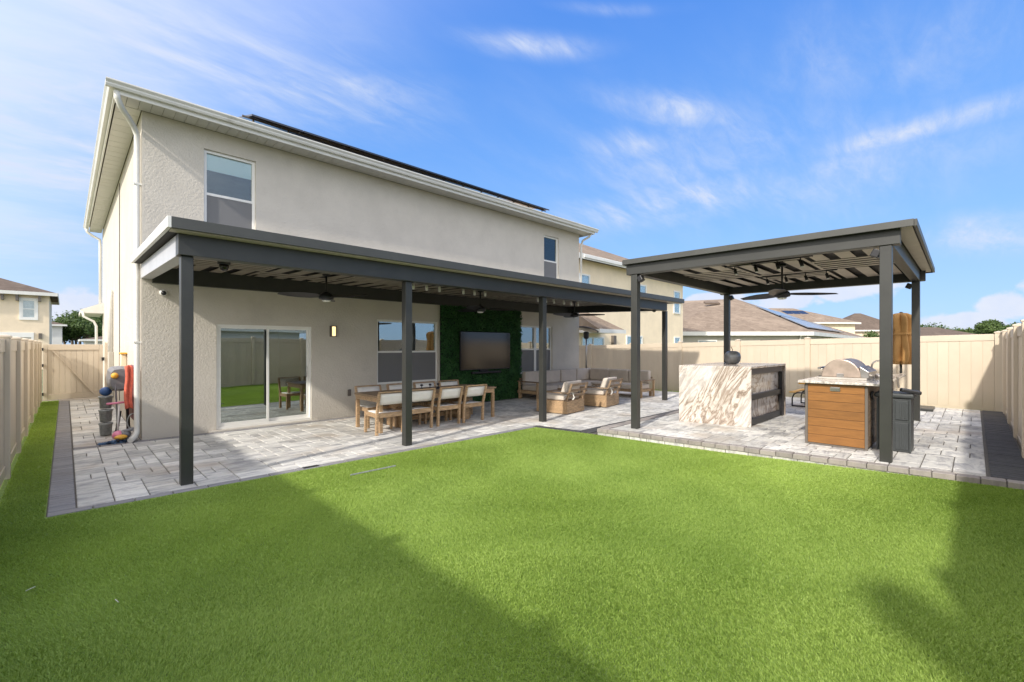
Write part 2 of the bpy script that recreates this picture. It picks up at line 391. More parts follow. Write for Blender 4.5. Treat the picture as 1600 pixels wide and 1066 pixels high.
M['shingle2'] = shingle('dark_shingles', (.13, .10, .08), (.21, .165, .13))
M['solar'] = mat('solar_glass', (.02, .022, .028), .12, 0, .1, 3, spec=.8)
M['solar_glare'] = mat('solar_glass_glare', (.16, .18, .22), .16, 0, .1, 3, spec=1.0)  # same solar glass with sky glare painted into its colour

def leaf_mat(name, c1, c2, trans=.25, attr=True):
    m = bpy.data.materials.new(name); m.use_nodes = True; nt = m.node_tree; t = NT(nt); p = nt.nodes['Principled BSDF']
    a = t.n('ShaderNodeAttribute', attribute_name='tone').outputs['Fac']
    g = t.n('ShaderNodeNewGeometry').outputs['Position']
    c = t.mix(a, c1, c2)
    t.put(p.inputs['Base Color'], c); p.inputs['Roughness'].default_value = .55; p.inputs['Specular IOR Level'].default_value = .25
    tl = t.n('ShaderNodeBsdfTranslucent'); t.put(tl.inputs[0], t.mix(1.0, c, (1.2, 1.2, .6), 'MULTIPLY'))
    mx = t.n('ShaderNodeMixShader'); mx.inputs[0].default_value = trans
    out = nt.nodes['Material Output']
    nt.links.new(p.outputs[0], mx.inputs[1]); nt.links.new(tl.outputs[0], mx.inputs[2]); nt.links.new(mx.outputs[0], out.inputs[0])
    return m
M['leaf_tree'] = leaf_mat('tree_leaves', (.040, .075, .022), (.12, .175, .055), .25)
M['leaf_hedge'] = leaf_mat('boxwood_leaves', (.018, .075, .024), (.075, .20, .06), .18)
M['hedge_back'] = mat('hedge_backing', (.006, .016, .008), .9)
M['turf'] = leaf_mat('turf_blades', (.185, .295, .050), (.48, .62, .165), .36)
M['turf_base'] = mat('turf_backing', (.20, .29, .065), .95, 0, .25, 30, .5, 200)
M['far_grass'] = mat('far_grass', (.15, .165, .075), .95, 0, .3, .6, .3, 8)
M['bark'] = mat('bark', (.16, .12, .09), .95, 0, .3, 12, .5, 30)
lampm = bpy.data.materials.new('amber_lit_glass'); lampm.use_nodes = True
_p = lampm.node_tree.nodes['Principled BSDF']; _t = NT(lampm.node_tree)
_n = _t.noise(_t.n('ShaderNodeTexCoord').outputs['Object'], 35, 3)
_t.put(_p.inputs['Emission Color'], _t.mix(_n, (1.0, .62, .18), (1.0, .86, .5))); _p.inputs['Emission Strength'].default_value = .85
_p.inputs['Base Color'].default_value = (.8, .6, .3, 1)
M['lamp'] = lampm
lm = bpy.data.materials.new('frosted_diffuser'); lm.use_nodes = True; _p = lm.node_tree.nodes['Principled BSDF']
_p.inputs['Base Color'].default_value = (.85, .85, .82, 1); _p.inputs['Roughness'].default_value = .4; 
M['diffuser'] = lm

def set_tone(me, vals):
    a = me.attributes.new('tone', 'FLOAT', 'FACE'); a.data.foreach_set('value', np.asarray(vals, dtype=np.float32))

# ------------------------------------------------------------------ ground
struct(MB().hexa([(-900, -900), (1500, -900), (1500, 1500), (-900, 1500)], -.60, -.20).build('ground', M['far_grass']))
def lawn_z(x, y):   # the turf rises a little along the right half of the kerb
    a = np.clip((x-3.5)/3.2, 0, 1); b = np.clip((2.6-y)/2.6, 0, 1)
    return .05*(a*a*(3-2*a))*b
def kerb_x(y): return 7.12-0.10*(y+.25)      # front edge of the raised terrace
# lawn sheet
nx, ny = 24, 24
def lawn_right(y): return kerb_x(y)-.01 if y < 4.66 else 6.62-(y-4.80)*.19
vs = []; fs = []
for j in range(ny+1):
    y = -.62+(5.90+.62)*j/ny; xr = lawn_right(y)
    for i in range(nx+1):
        x = -.52+(xr+.52)*i/nx; vs.append((x, y, float(lawn_z(x, y))))
for j in range(ny):
    for i in range(nx):
        a = j*(nx+1)+i; fs.append((a, a+1, a+nx+2, a+nx+1))
lawn = struct(MB().add(vs, fs, True).build('lawn', M['turf_base']))
m_ = MB(); m_.box(-.52, -.125, 5.9, 18.3, -.15, 0.0); m_.box(14.72, 15.05, -.3, 12.6, -.15, -.035)
m_.build('side_lawn', M['turf_base'])['kind'] = 'structure'
MB().box(-.5, 15.1, -.6, 20, -.19, -.05).build('soil', M['dirtm'])['kind'] = 'structure'

def turf(name, n, sampler, label, dens, zf):
    P = sampler(n)
    x, y = P
    d = np.sqrt(x*x+y*y)
    acc = RNG.random(len(x)) < dens(d); x = x[acc]; y = y[acc]; d = d[acc]
    o_ = np.argsort(d); x, y, d = x[o_], y[o_], d[o_]
    k = len(x)
    # slow wave field makes the pile lie in patches
    fx = np.sin(x*1.7+1.3*np.sin(y*1.1))+np.sin(y*2.9+x*.6)*.7; fy = np.cos(y*1.9+1.1*np.sin(x*1.3+.5))+np.sin(x*3.1)*.6
    h = (.011+.011*RNG.random(k)); ang = RNG.random(k)*2*np.pi; lean = .006+.012*RNG.random(k)
    lx = np.cos(ang)*lean+fx*.0045; ly = np.sin(ang)*lean+fy*.0045
    wd = (.0016+.0010*RNG.random(k))*np.clip(d/2.4, 1, 1.9); wa = RNG.random(k)*np.pi
    wx_ = np.cos(wa)*wd; wy_ = np.sin(wa)*wd
    z = zf(x, y)
    V = np.empty((k, 5, 3), np.float32)
    V[:, 0] = np.stack([x-wx_, y-wy_, z], 1); V[:, 1] = np.stack([x+wx_, y+wy_, z], 1)
    mx_, my_ = x+lx*.45, y+ly*.45
    V[:, 2] = np.stack([mx_+wx_*.8, my_+wy_*.8, z+h*.62], 1); V[:, 3] = np.stack([mx_-wx_*.8, my_-wy_*.8, z+h*.62], 1)
    V[:, 4] = np.stack([x+lx, y+ly, z+h], 1)
    me = bpy.data.meshes.new(name); me.vertices.add(k*5); me.vertices.foreach_set('co', V.ravel())
    base = (np.arange(k)*5)[:, None]; kn = int((d < 3.4).sum())        # blades near the path are bent, far ones straight
    loops = np.concatenate([(base[:kn]+np.array([0, 1, 2, 3, 3, 2, 4])[None, :]).ravel(), (base[kn:]+np.array([0, 1, 4])[None, :]).ravel()])
    me.loops.add(len(loops)); me.loops.foreach_set('vertex_index', loops.astype(np.int32))
    me.polygons.add(kn*2+(k-kn))
    ls = np.concatenate([((np.arange(kn)*7)[:, None]+np.array([0, 4])[None, :]).ravel(), kn*7+np.arange(k-kn)*3])
    me.polygons.foreach_set('loop_start', ls.astype(np.int32))
    me.update(calc_edges=True); me.validate()
    patch = .5+.15*np.sin(x*.9+2*np.sin(y*.7))+.12*np.sin(y*1.7-x*1.2)+.10*np.sin(x*4.1+2.2*np.sin(y*2.3))*np.sin(y*3.7+1.5*np.sin(x*1.9))
    tone = np.clip(patch+(RNG.random(k)-.5)*.6, 0, 1)
    set_tone(me, np.concatenate([np.repeat(tone[:kn], 2), tone[kn:]]))
    me.materials.append(M['turf'])
    o = bpy.data.objects.new(name, me); COL.objects.link(o); o['kind'] = 'stuff'; tag(o, label, 'grass')
    return o
def main_sampler(n):
    # more candidates near the camera: half uniform, half by polar sampling
    y = -.44+RNG.random(n)*(5.825+.44); x = -.45+RNG.random(n)*8.0
    lim = np.where(y < 4.66, 7.12-.10*(y+.25), 6.60-(y-4.80)*.19)-.035
    k = x < lim
    return x[k], y[k]
turf('turf_grass', 2000000, main_sampler, 'bright green artificial turf covering the main lawn', lambda d: np.clip((2.6/np.maximum(d, .1))**.75, .38, .9)*np.where(d < 1.2, .25, 1), lawn_z)
def strip_sampler(n):
    y = 5.80+RNG.random(n)*12.4; x = -.46+RNG.random(n)*.325; return x, y
turf('turf_grass', 60000, strip_sampler, 'narrow turf strip between left fence and soldier course pavers', lambda d: np.clip((6/d), .2, 1), lambda x, y: x*0)
def far_sampler(n):
    y = -.3+RNG.random(n)*12.6; x = 14.74+RNG.random(n)*.28; return x, y
turf('turf_grass', 16000, far_sampler, 'thin grass strip along the foot of the far fence', lambda d: np.ones_like(d), lambda x, y: x*0-.035+.03)

# ------------------------------------------------------------------ paving
def ashlar(x0, x1, y0, y1, u=.138, seed=1, holes=None):
    rg = random.Random(seed); nx_ = max(1, round((x1-x0)/u)); ny_ = max(1, round((y1-y0)/u)); ux = (x1-x0)/nx_; uy = (y1-y0)/ny_
    occ = [[False]*ny_ for _ in range(nx_)]; out = []
    for j in range(ny_):
        for i in range(nx_):
            if occ[i][j]: continue
            for (a, b) in rg.sample([(3, 2), (3, 2), (2, 2), (2, 2), (2, 1), (3, 1), (4, 2), (1, 2)], 8)+[(2, 1), (1, 1)]:
                if i+a <= nx_ and j+b <= ny_ and all(not occ[i+p][j+q] for p in range(a) for q in range(b)):
                    for p in range(a):
                        for q in range(b): occ[i+p][j+q] = True
                    out.append((x0+i*ux, x0+(i+a)*ux, y0+j*uy, y0+(j+b)*uy)); break
    return out
def paver_geo(q, z, th, gap=.005, ch=.006):
    """bevelled paver over a quad q (4 xy corners, counter-clockwise)"""
    c = (sum(p[0] for p in q)/4, sum(p[1] for p in q)/4)
    def inset(d):
        o = []
        for p in q:
            dx = c[0]-p[0]; dy = c[1]-p[1]
            o.append((p[0]+math.copysign(min(d, abs(dx)*.8), dx), p[1]+math.copysign(min(d, abs(dy)*.8), dy)))
        return o
    a = inset(gap); b = inset(gap+ch)
    vs = [(p[0], p[1], z-th) for p in a]+[(p[0], p[1], z-ch*.8) for p in a]+[(p[0], p[1], z) for p in b]
    fs = [(i, (i+1) % 4, 4+(i+1) % 4, 4+i) for i in range(4)]+[(4+i, 4+(i+1) % 4, 8+(i+1) % 4, 8+i) for i in range(4)]+[(8, 9, 10, 11)]
    return vs, fs
def lay(root, quads, z, m, th=.06, limit=300, name='paver', jitter=.002, seed=3, label=None):
    """quads as paver parts of root: the largest in view as objects, the rest joined"""
    rg = random.Random(seed)
    def size(q):
        c = (sum(p[0] for p in q)/4, sum(p[1] for p in q)/4); D = c[0]*CA+c[1]*SA; L = c[0]*SA-c[1]*CA
        if D < 1 or abs(L/D) > 1.2: return -1
        return math.dist(q[0], q[2])/D**1.5
    quads = sorted(quads, key=size, reverse=True)
    for q in quads[:limit]:
        vs, fs = paver_geo(q, z+rg.uniform(-jitter, jitter), th)
        o = MB().add(vs, fs).build(name, m, root); set_tone(o.data, [rg.random()]*len(fs))
        if label: o['label'] = label
    if len(quads) > limit:
        b = MB(); tn = []
        for q in quads[limit:]:
            vs, fs = paver_geo(q, z+rg.uniform(-jitter, jitter), th); b.add(vs, fs); tn += [rg.random()]*len(fs)
        o = b.build(name+'s', m, root, kind='stuff'); set_tone(o.data, tn)
def rq(r): return [(r[0], r[2]), (r[1], r[2]), (r[1], r[3]), (r[0], r[3])]
def rects_along_x(x0, x1, y0, y1, step): 
    n = max(1, round((x1-x0)/step)); return [(x0+(x1-x0)*i/n, x0+(x1-x0)*(i+1)/n, y0, y1) for i in range(n)]
def rects_along_y(x0, x1, y0, y1, step):
    n = max(1, round((y1-y0)/step)); return [(x0, x1, y0+(y1-y0)*i/n, y0+(y1-y0)*(i+1)/n) for i in range(n)]

# patio (flush with the turf backing, joints show the sand bed below)
pt = MB(); pt.box(.05, 14.72, 5.95, 9.62, -.16, -.012); pt.box(.05, .93, 9.62, 18.1, -.16, -.012)
pt.hexa([(6.42, 5.95), (6.62, 4.72), (14.72, 4.72), (14.72, 5.95)], -.16, -.012)
pt.box(12.7, 14.72, 9.62, 12.6, -.16, -.012); pt.box(-.13, .05, 5.86, 18.1, -.16, -.012); pt.box(.05, 6.44, 5.86, 5.95, -.16, -.012)
patio = struct(pt.build('patio', M['joint']))
rects = ashlar(.08, 14.7, 6.0, 9.40, seed=5)
rects2 = ashlar(6.66, 14.7, 5.07, 6.0, seed=6)
rects3 = ashlar(12.75, 14.7, 9.42, 12.5, seed=7)
lay(patio, [rq(r) for r in rects+rects2+rects3], .006, M['paver'], seed=4)
side = struct(B(.082, .9, 9.59, 18.0, -.12, -.011).build('side_path', M['joint']))
lay(side, [rq(r) for r in ashlar(.085, .89, 9.60, 18.0, seed=8)], .006, M['paver'], seed=5)
bd = struct(B(-.125, .078, 5.9, 18.0, -.12, -.010).build('paver_border', M['joint']))
lay(bd, [rq(r) for r in rects_along_y(-.122, .076, 6.0, 18.0, .10)]+[rq(r) for r in rects_along_x(-.122, 6.42, 5.875, 5.995, .31)], .008, M['paver_grey'], seed=6, name='border_paver')
bw = struct(B(.08, 12.7, 9.405, 9.585, -.12, -.010).build('wall_course', M['joint']))
lay(bw, [rq(r) for r in rects_along_x(.085, 12.7, 9.41, 9.58, .30)], .007, M['paver_grey'], seed=7, name='border_paver')
# charcoal course round the lawn corner and along the terrace
bc = struct(MB().hexa([(6.42, 5.98), (6.64, 4.76), (14.7, 4.76), (14.7, 5.06), (6.68, 5.06), (6.55, 5.98)], -.12, -.010).build('charcoal_course', M['joint']))
qs = []
for i in range(4):
    y1 = 5.98-i*.25; y0 = y1-.25; f_ = lambda y: 6.42+(5.98-y)*.18
    qs.append([(f_(y0), y0), (f_(y0)+.12, y0), (f_(y1)+.12, y1), (f_(y1), y1)])
qs += [rq(r) for r in rects_along_x(6.66, 14.7, 4.79, 5.05, .30)]
lay(bc, qs, .012, M['paver_char'], seed=8, name='border_paver')
for (px, py, w) in [(485, 730, .10)]:
    p = on_z(px, py); B(p.x-w, p.x+w*.9, 5.90, 5.98, .0, .013).build('drain_grate', M['black'], bd)

# raised terrace
TZ = .11
tq = [(kerb_x(-.12)+.02, -.12), (14.68, -.12), (14.68, 4.60), (kerb_x(4.60)+.02, 4.60)]
terr = struct(MB().hexa(tq, -.16, TZ-.014).build('terrace', M['joint']))
def shear(r):
    def mp(x, y): return (x+(kerb_x(y)-kerb_x(2.2))*max(0, 1-(x-7)/7.6), y)
    return [mp(r[0], r[2]), mp(r[1], r[2]), mp(r[1], r[3]), mp(r[0], r[3])]
lay(terr, [shear(r) for r in ashlar(kerb_x(2.2)+.15, 14.66, -.10, 4.47, seed=11)], TZ, M['paver'], seed=9)
kb = struct(MB().hexa([(kerb_x(-.45)+.01, -.45), (kerb_x(-.45)+.14, -.45), (kerb_x(4.62)+.14, 4.62), (kerb_x(4.62)+.01, 4.62)], -.16, TZ-.045).build('terrace_kerb', M['joint']))
caps = []
n = 26
for i in range(n):
    y0 = -.44+(4.62+.44)*i/n; y1 = -.44+(4.62+.44)*(i+1)/n
    caps.append([(kerb_x(y0)-.012, y0), (kerb_x(y0)+.14, y0), (kerb_x(y1)+.14, y1), (kerb_x(y1)-.012, y1)])
caps += [rq(r) for r in rects_along_x(kerb_x(4.6)+.15, 14.6, 4.48, 4.66, .20)]
lay(kb, caps, TZ+.004, M['kerb'], th=.062, name='kerb_paver', seed=12, jitter=.003)
lows = []
for i in range(17):
    y0 = -.44+(4.62+.44)*i/17; y1 = -.44+(4.62+.44)*(i+1)/17
    lows.append([(kerb_x(y0)+.004, y0), (kerb_x(y0)+.12, y0), (kerb_x(y1)+.12, y1), (kerb_x(y1)+.004, y1)])
lows += [rq(r) for r in rects_along_x(kerb_x(4.6)+.15, 14.6, 4.50, 4.645, .30)]
lay(kb, lows, TZ-.060, M['paver'], th=.10, name='base_paver', seed=13)
rb = struct(MB().hexa([(kerb_x(-.3)+.14, -.46), (14.68, -.46), (14.68, -.122), (kerb_x(-.12)+.14, -.122)], -.16, TZ-.016).build('terrace_border', M['joint']))
lay(rb, [rq(r) for r in rects_along_x(7.30, 14.66, -.445, -.125, .11)], TZ+.002, M['paver_char'], name='border_paver', seed=14)

# ------------------------------------------------------------------ fences
def fence(label, p0, p1, posts, ztop, zbase, side, boards_n=None):
    """vinyl privacy fence from p0 to p1 (xy); posts = distances; ztop/zbase functions of distance"""
    p0 = Vector((*p0, 0)); p1 = Vector((*p1, 0)); L = (p1-p0).length; d = (p1-p0)/L; nrm = Vector((-d.y, d.x, 0))*side
    t = thing('vinyl_fence', label, 'fence', tuple(p0))
    def seg(s0, s1, off0, off1, za, zb, name, bevel=0):
        """za, zb: functions giving the bottom and top"""
        q = [p0+d*s0+nrm*off0, p0+d*s1+nrm*off0, p0+d*s1+nrm*off1, p0+d*s0+nrm*off1]; ss = [s0, s1, s1, s0]
        return MB().hexa([(v.x, v.y) for v in q], [za(k) for k in ss], [zb(k) for k in ss]).build(name, M['fence'], t, bevel=bevel)
    for a in posts:
        zt = ztop(a)+.02; zb = zbase(a)-.05
        q = [p0+d*(a+i*.062)+nrm*(j*.062) for i, j in ((-1, -1), (1, -1), (1, 1), (-1, 1))]
        po = MB().hexa([(v.x, v.y) for v in q], zb, zt).build('post', M['fence'], t, bevel=.006)
        q2 = [p0+d*(a+i*.072)+nrm*(j*.072) for i, j in ((-1, -1), (1, -1), (1, 1), (-1, 1))]
        c = p0+d*a; b = MB().hexa([(v.x, v.y) for v in q2], zt+.0005, zt+.022)
        o_ = len(b.v); b.v += [(v.x, v.y, zt+.0225) for v in q2]+[(c.x, c.y, zt+.045)]; b.f += [(o_+i, o_+(i+1) % 4, o_+4) for i in range(4)]; b.sm += [False]*4
        b.build('post_cap', M['fence'], po)
    for a, b in zip(posts[:-1], posts[1:]):
        seg(a+.063, b-.063, -.026, .026, lambda k: ztop(k)-.15, ztop, 'top_rail', .005)
        seg(a+.063, b-.063, -.026, .026, zbase, lambda k: zbase(k)+.13, 'bottom_rail', .005)
        nb = max(1, round((b-a-.126)/.2)); w = (b-a-.126)/nb
        for i in range(nb):
            s0 = a+.063+i*w+.004; s1 = a+.063+(i+1)*w-.004
            seg(s0, s1, -.014, .014, lambda k: zbase(k)+.131, lambda k: ztop(k)-.151, 'board', .003)
        seg(a+.063, b-.063, -.006, .006, lambda k: zbase(k)+.12, lambda k: ztop(k)-.14, 'panel_core')
    return t
lp = lambda a, b, x0, x1: (lambda k: a+(b-a)*min(1, max(0, (k-x0)/(x1-x0))))
# far fence runs along Y at X=15.06, its ground falls away towards the house
fp = [0.0, 1.83, 3.71, 5.58, 7.46, 9.34, 11.2, 13.0]
fence('tan vinyl fence closing the far side of the yard behind pavilion and sofa', (15.08, -.42), (15.08, 12.7), [x+.03 for x in fp], lp(1.83, 1.58, 0, 11.2), lp(-.01, -.16, 1.4, 9), 1)
# rear fence at the right edge, running past behind the camera
rp = [14.5-1.85*i for i in range(9)][::-1]
rp = [x+.5 for x in rp if x > -.3]
fence('tan vinyl fence along the right edge of the picture beside dark pavers', (-.5, -.50), (15.0, -.50), rp+[15.40], lambda k: 1.85, lambda k: .03, 1)
fence('tan vinyl fence along the left edge of the picture beside the turf strip', (-.52, -.5), (-.52, 18.3), [0.03, 1.6, 3.2, 4.9, 6.65, 8.45, 10.25, 12.0, 13.9, 15.7, 17.2, 18.45], lambda k: 1.63, lambda k: .03, -1)

gt = thing('side_gate', 'tan vinyl gate with diagonal brace closing the side passage', 'gate', (-.4, 18.2, 0))
for x0, x1 in ((-.44, -.36), (.72, .80)): B(x0, x1, 18.16, 18.22, .03, 1.60).build('gate_stile', M['fence'], gt, bevel=.004)
for z0, z1 in ((.04, .20), (1.44, 1.60)): B(-.355, .715, 18.165, 18.215, z0, z1).build('gate_rail', M['fence'], gt, bevel=.004)
for i in range(9): B(-.355+i*.119, -.355+(i+1)*.119-.005, 18.185, 18.205, .205, 1.435).build('board', M['fence'], gt, bevel=.003)
MB().bar((-.25, 18.150, 1.42), (.60, 18.150, .16), .025, .06, (0, 1, 0)).build('brace', M['fence'], gt, bevel=.003)
B(-.36, .72, 18.198, 18.212, .1, 1.5).build('panel_core', M['fence'], gt)
for z in (1.45, 1.0, .2): B(-.47, -.43, 18.13, 18.158, z-.03, z+.05).build('hinge', M['black'], gt)
lt = B(.77, .83, 18.10, 18.155, 1.12, 1.22).build('latch', M['black'], gt)
B(.84, .90, 18.12, 18.25, -.05, 1.66).build('gate_post', M['fence'], gt, bevel=.004)

# ------------------------------------------------------------------ house
HX0, HX1, HY, HY1, HZ = .90, 12.70, 9.60, 20.7, 5.42
house = thing('house', 'two-storey greige stucco house with white eaves, covered by the long patio roof', 'house', (HX0, HY, 0))
def wall_grid(name, x0, x1, z0, z1, holes, y0, y1, m, parent):
    """stucco wall slab in the XZ plane with real openings"""
    xs = sorted({x0, x1, *[h[0] for h in holes], *[h[1] for h in holes]}); zs = sorted({z0, z1, *[h[2] for h in holes], *[h[3] for h in holes]})
    b = MB(); idx = {}
    def v(x, y, z):
        k = (round(x, 5), round(y, 5), round(z, 5))
        if k not in idx: idx[k] = len(b.v); b.v.append(k)
        return idx[k]
    def inside(x, z): return any(h[0] < x < h[1] and h[2] < z < h[3] for h in holes) or not (x0 < x < x1 and z0 < z < z1)
    for i in range(len(xs)-1):
        for j in range(len(zs)-1):
            a, c, e, g_ = xs[i], xs[i+1], zs[j], zs[j+1]
            if inside((a+c)/2, (e+g_)/2): continue
            b.f.append((v(a, y0, e), v(c, y0, e), v(c, y0, g_), v(a, y0, g_))); b.f.append((v(a, y1, e), v(a, y1, g_), v(c, y1, g_), v(c, y1, e)))
            for (mx_, mz_, q) in (((a-1e-3), (e+g_)/2, ((a, e), (a, g_))), ((c+1e-3), (e+g_)/2, ((c, g_), (c, e))), ((a+c)/2, e-1e-3, ((c, e), (a, e))), ((a+c)/2, g_+1e-3, ((a, g_), (c, g_)))):
                if inside(mx_, mz_): b.f.append((v(q[0][0], y0, q[0][1]), v(q[1][0], y0, q[1][1]), v(q[1][0], y1, q[1][1]), v(q[0][0], y1, q[0][1])))
    b.sm = [False]*len(b.f)
    return b.build(name, m, parent)
holes = {'door': (1.95, 3.63, .03, 1.95), 'w1': (1.76, 2.59, 3.50, 5.07), 'w2': (5.10, 6.80, .66, 2.17), 'w3': (9.78, 11.28, .72, 2.18), 'w5': (10.87, 11.60, 3.50, 5.10)}
wall_grid('rear_wall', HX0, HX1, -.1, HZ, list(holes.values()), HY, HY+.22, M['wall'], house)
B(HX0+.001, HX0+.22, HY+.221, HY1, -.1, HZ).build('side_wall', M['wall'], house)
B(HX1-.22, HX1, HY+.221, HY1, -.1, HZ).build('side_wall', M['wall'], house)
B(HX0+.221, HX1-.221, HY1-.2, HY1, -.1, HZ).build('front_wall', M['wall'], house)
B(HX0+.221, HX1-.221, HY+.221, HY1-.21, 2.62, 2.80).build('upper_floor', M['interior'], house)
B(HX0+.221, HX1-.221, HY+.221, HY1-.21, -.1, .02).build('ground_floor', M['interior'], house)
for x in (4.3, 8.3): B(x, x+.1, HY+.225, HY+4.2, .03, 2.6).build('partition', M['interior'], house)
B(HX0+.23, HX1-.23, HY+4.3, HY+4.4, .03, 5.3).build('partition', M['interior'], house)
B(3.5, 3.6, HY+.225, HY+4.2, 2.85, 5.3).build('partition', M['interior'], house)
def window(h, kind='hung', blind=0.0, mull=None, screen=True, Y=HY, parent=house, fw=.05, glassm='glass'):
    x0, x1, z0, z1 = h; y0, y1 = Y+.045, Y+.11
    f = MB(); f.box(x0, x0+fw, y0, y1, z0, z1); f.box(x1-fw, x1, y0, y1, z0, z1); f.box(x0+fw, x1-fw, y0, y1, z1-fw, z1); f.box(x0+fw, x1-fw, y0, y1, z0, z0+fw)
    w = f.build('window', M['white'], parent, bevel=.004)
    cells = [(x0+fw, x1-fw)]
    if mull is not None:
        B(mull-.045, mull+.045, y0-.004, y1-.004, z0+fw, z1-fw).build('mullion', M['white'], w); cells = [(x0+fw, mull-.045), (mull+.045, x1-fw)]
    zm = (z0+z1)/2
    for a, c in cells:
        B(a, c, y0+.004, y1-.012, zm-.022, zm+.022).build('meeting_rail', M['white'], w)
        B(a, c, Y+.083, Y+.086, zm+.022, z1-fw).build('pane', M[glassm], w)
        B(a, c, Y+.067, Y+.070, z0+fw, zm-.022).build('pane', M[glassm], w)
        if screen:
            B(a, c, Y+.056, Y+.058, z0+fw, zm-.022).build('insect_screen', M['screen_mesh'], w)
        if blind:
            B(a, c, Y+.089, Y+.093, z1-(z1-z0)*blind, z1-.051).build('roller_blind', M['blind'], w)
    sb = MB().box(x0-.02, x1+.02, Y-.03, Y+.044, z0-.05, z0-.002).build('sill', M['wall'], w, bevel=.006)
    return w
window(holes['w1'], blind=.22); window(holes['w5'], blind=.2)
window(holes['w2'], glassm='glass_door'); window(holes['w3'], mull=10.50, glassm='glass_door')
# sliding glass door
x0, x1, z0, z1 = holes['door']
f = MB(); f.box(x0, x0+.03, HY+.02, HY+.13, z0, z1); f.box(x1-.03, x1, HY+.02, HY+.13, z0, z1); f.box(x0+.03, x1-.03, HY+.02, HY+.13, z1-.03, z1); f.box(x0+.03, x1-.03, HY+.02, HY+.13, z0, z0+.05)
door = f.build('sliding_door', M['white'], house, bevel=.004)
def leaf(a, c, y):
    f = MB(); s_ = .043
    f.box(a, a+s_, y, y+.035, z0+.051, z1-.031); f.box(c-s_, c, y, y+.035, z0+.051, z1-.031); f.box(a+s_, c-s_, y, y+.035, z1-.031-s_, z1-.031); f.box(a+s_, c-s_, y, y+.035, z0+.051, z0+.051+s_+.02)
    o = f.build('door_leaf', M['white'], door, bevel=.003)
    B(a+s_, c-s_, y+.015, y+.02, z0+.051+s_+.02, z1-.031-s_).build('pane', M['glass_door'], door)
leaf(x0+.031, x0+.885, HY+.03); leaf(x0+.845, x1-.031, HY+.07)
MB().tube([(x1-.075, HY+.07, .92), (x1-.075, HY+.04, .94), (x1-.075, HY+.04, 1.12), (x1-.075, HY+.07, 1.14)], .008, 6).build('handle', M['steel'], door)
B(x0-.12, x1+.12, HY-.09, HY-.002, -.05, .028).build('door_threshold', M['sill'], house, bevel=.006)
# eaves: soffit pieces, fascia, gutter
FY, FX, FX1 = 9.12, .53, 12.98
n = 80
sp = B(0, (FX1-FX-.02)/n-.006, 0, HY-FY-.06, 0, .012).build('soffit_panel', M['soffit'], house, local=True)
sp.location = (FX+.01-HX0, FY+.05-HY, HZ+.002)
for i in range(1, n): linked(sp, 'soffit_panel', (FX+.01-HX0+(FX1-FX-.02)/n*i, FY+.05-HY, HZ+.002), house)
sp2 = B(0, HX0-FX-.06, 0, .29, 0, .012).build('soffit_panel', M['soffit'], house, local=True); sp2.location = (FX+.05-HX0, 0.01, HZ+.002)
for i in range(1, 38): linked(sp2, 'soffit_panel', (FX+.05-HX0, .01+.3*i, HZ+.002), house)
B(FX, FX1, FY+.02, FY+.045, HZ-.03, HZ+.15).build('fascia', M['gutter'], house)
B(FX+.001, FX+.026, FY+.046, HY1+.3, HZ-.03, HZ+.15).build('fascia', M['gutter'], house)
B(FX1-.026, FX1, FY+.046, HY1+.3, HZ-.03, HZ+.15).build('fascia', M['gutter'], house)
def gutter_profile(b, p, q, out):
    """K-style gutter from p to q, opening up, out = outward direction"""
    p = Vector(p); q = Vector(q); out = Vector(out); up = Vector((0, 0, 1))
    prof = [(0, 0), (.055, 0), (.07, .03), (.072, .05), (.10, .085), (.10, .105), (.088, .105), (.088, .09), (0, .09)]
    vs = [P+out*a+up*c for P in (p, q) for a, c in prof]; n_ = len(prof)
    fs = [(i, (i+1) % n_, n_+(i+1) % n_, n_+i) for i in range(n_)]+[tuple(range(n_)), tuple(range(n_, 2*n_))[::-1]]
    b.add(vs, fs)
b = MB(); gutter_profile(b, (FX-.10, FY+.019, HZ+.035), (FX1+.1, FY+.019, HZ+.035), (0, -1, 0)); b.build('gutter', M['gutter'], house)
b = MB(); gutter_profile(b, (FX, FY+.02, HZ+.034), (FX, HY1+.3, HZ+.034), (-1, 0, 0)); b.build('gutter', M['gutter'], house)
# roof: low hip behind the gutter
ze = HZ+.155; cx = (FX+FX1)/2; ry = (FY+HY1+.3)/2; hh = (ry-FY)*.30
q = [(FX, FY, ze), (FX1, FY, ze), (FX1, HY1+.3, ze), (FX, HY1+.3, ze), (FX+(ry-FY), ry, ze+hh), (FX1-(ry-FY), ry, ze+hh)]
MB().add(q, [(0, 1, 5, 4), (1, 2, 5), (2, 3, 4, 5), (3, 0, 4), (3, 2, 1, 0)]).build('roof', M['shingle2'], house)
for z in (2.78,): B(HX0-.012, HX0-.001, 13.8, 13.86, .3, 5.3).build('conduit', M['brown_trim'], house)
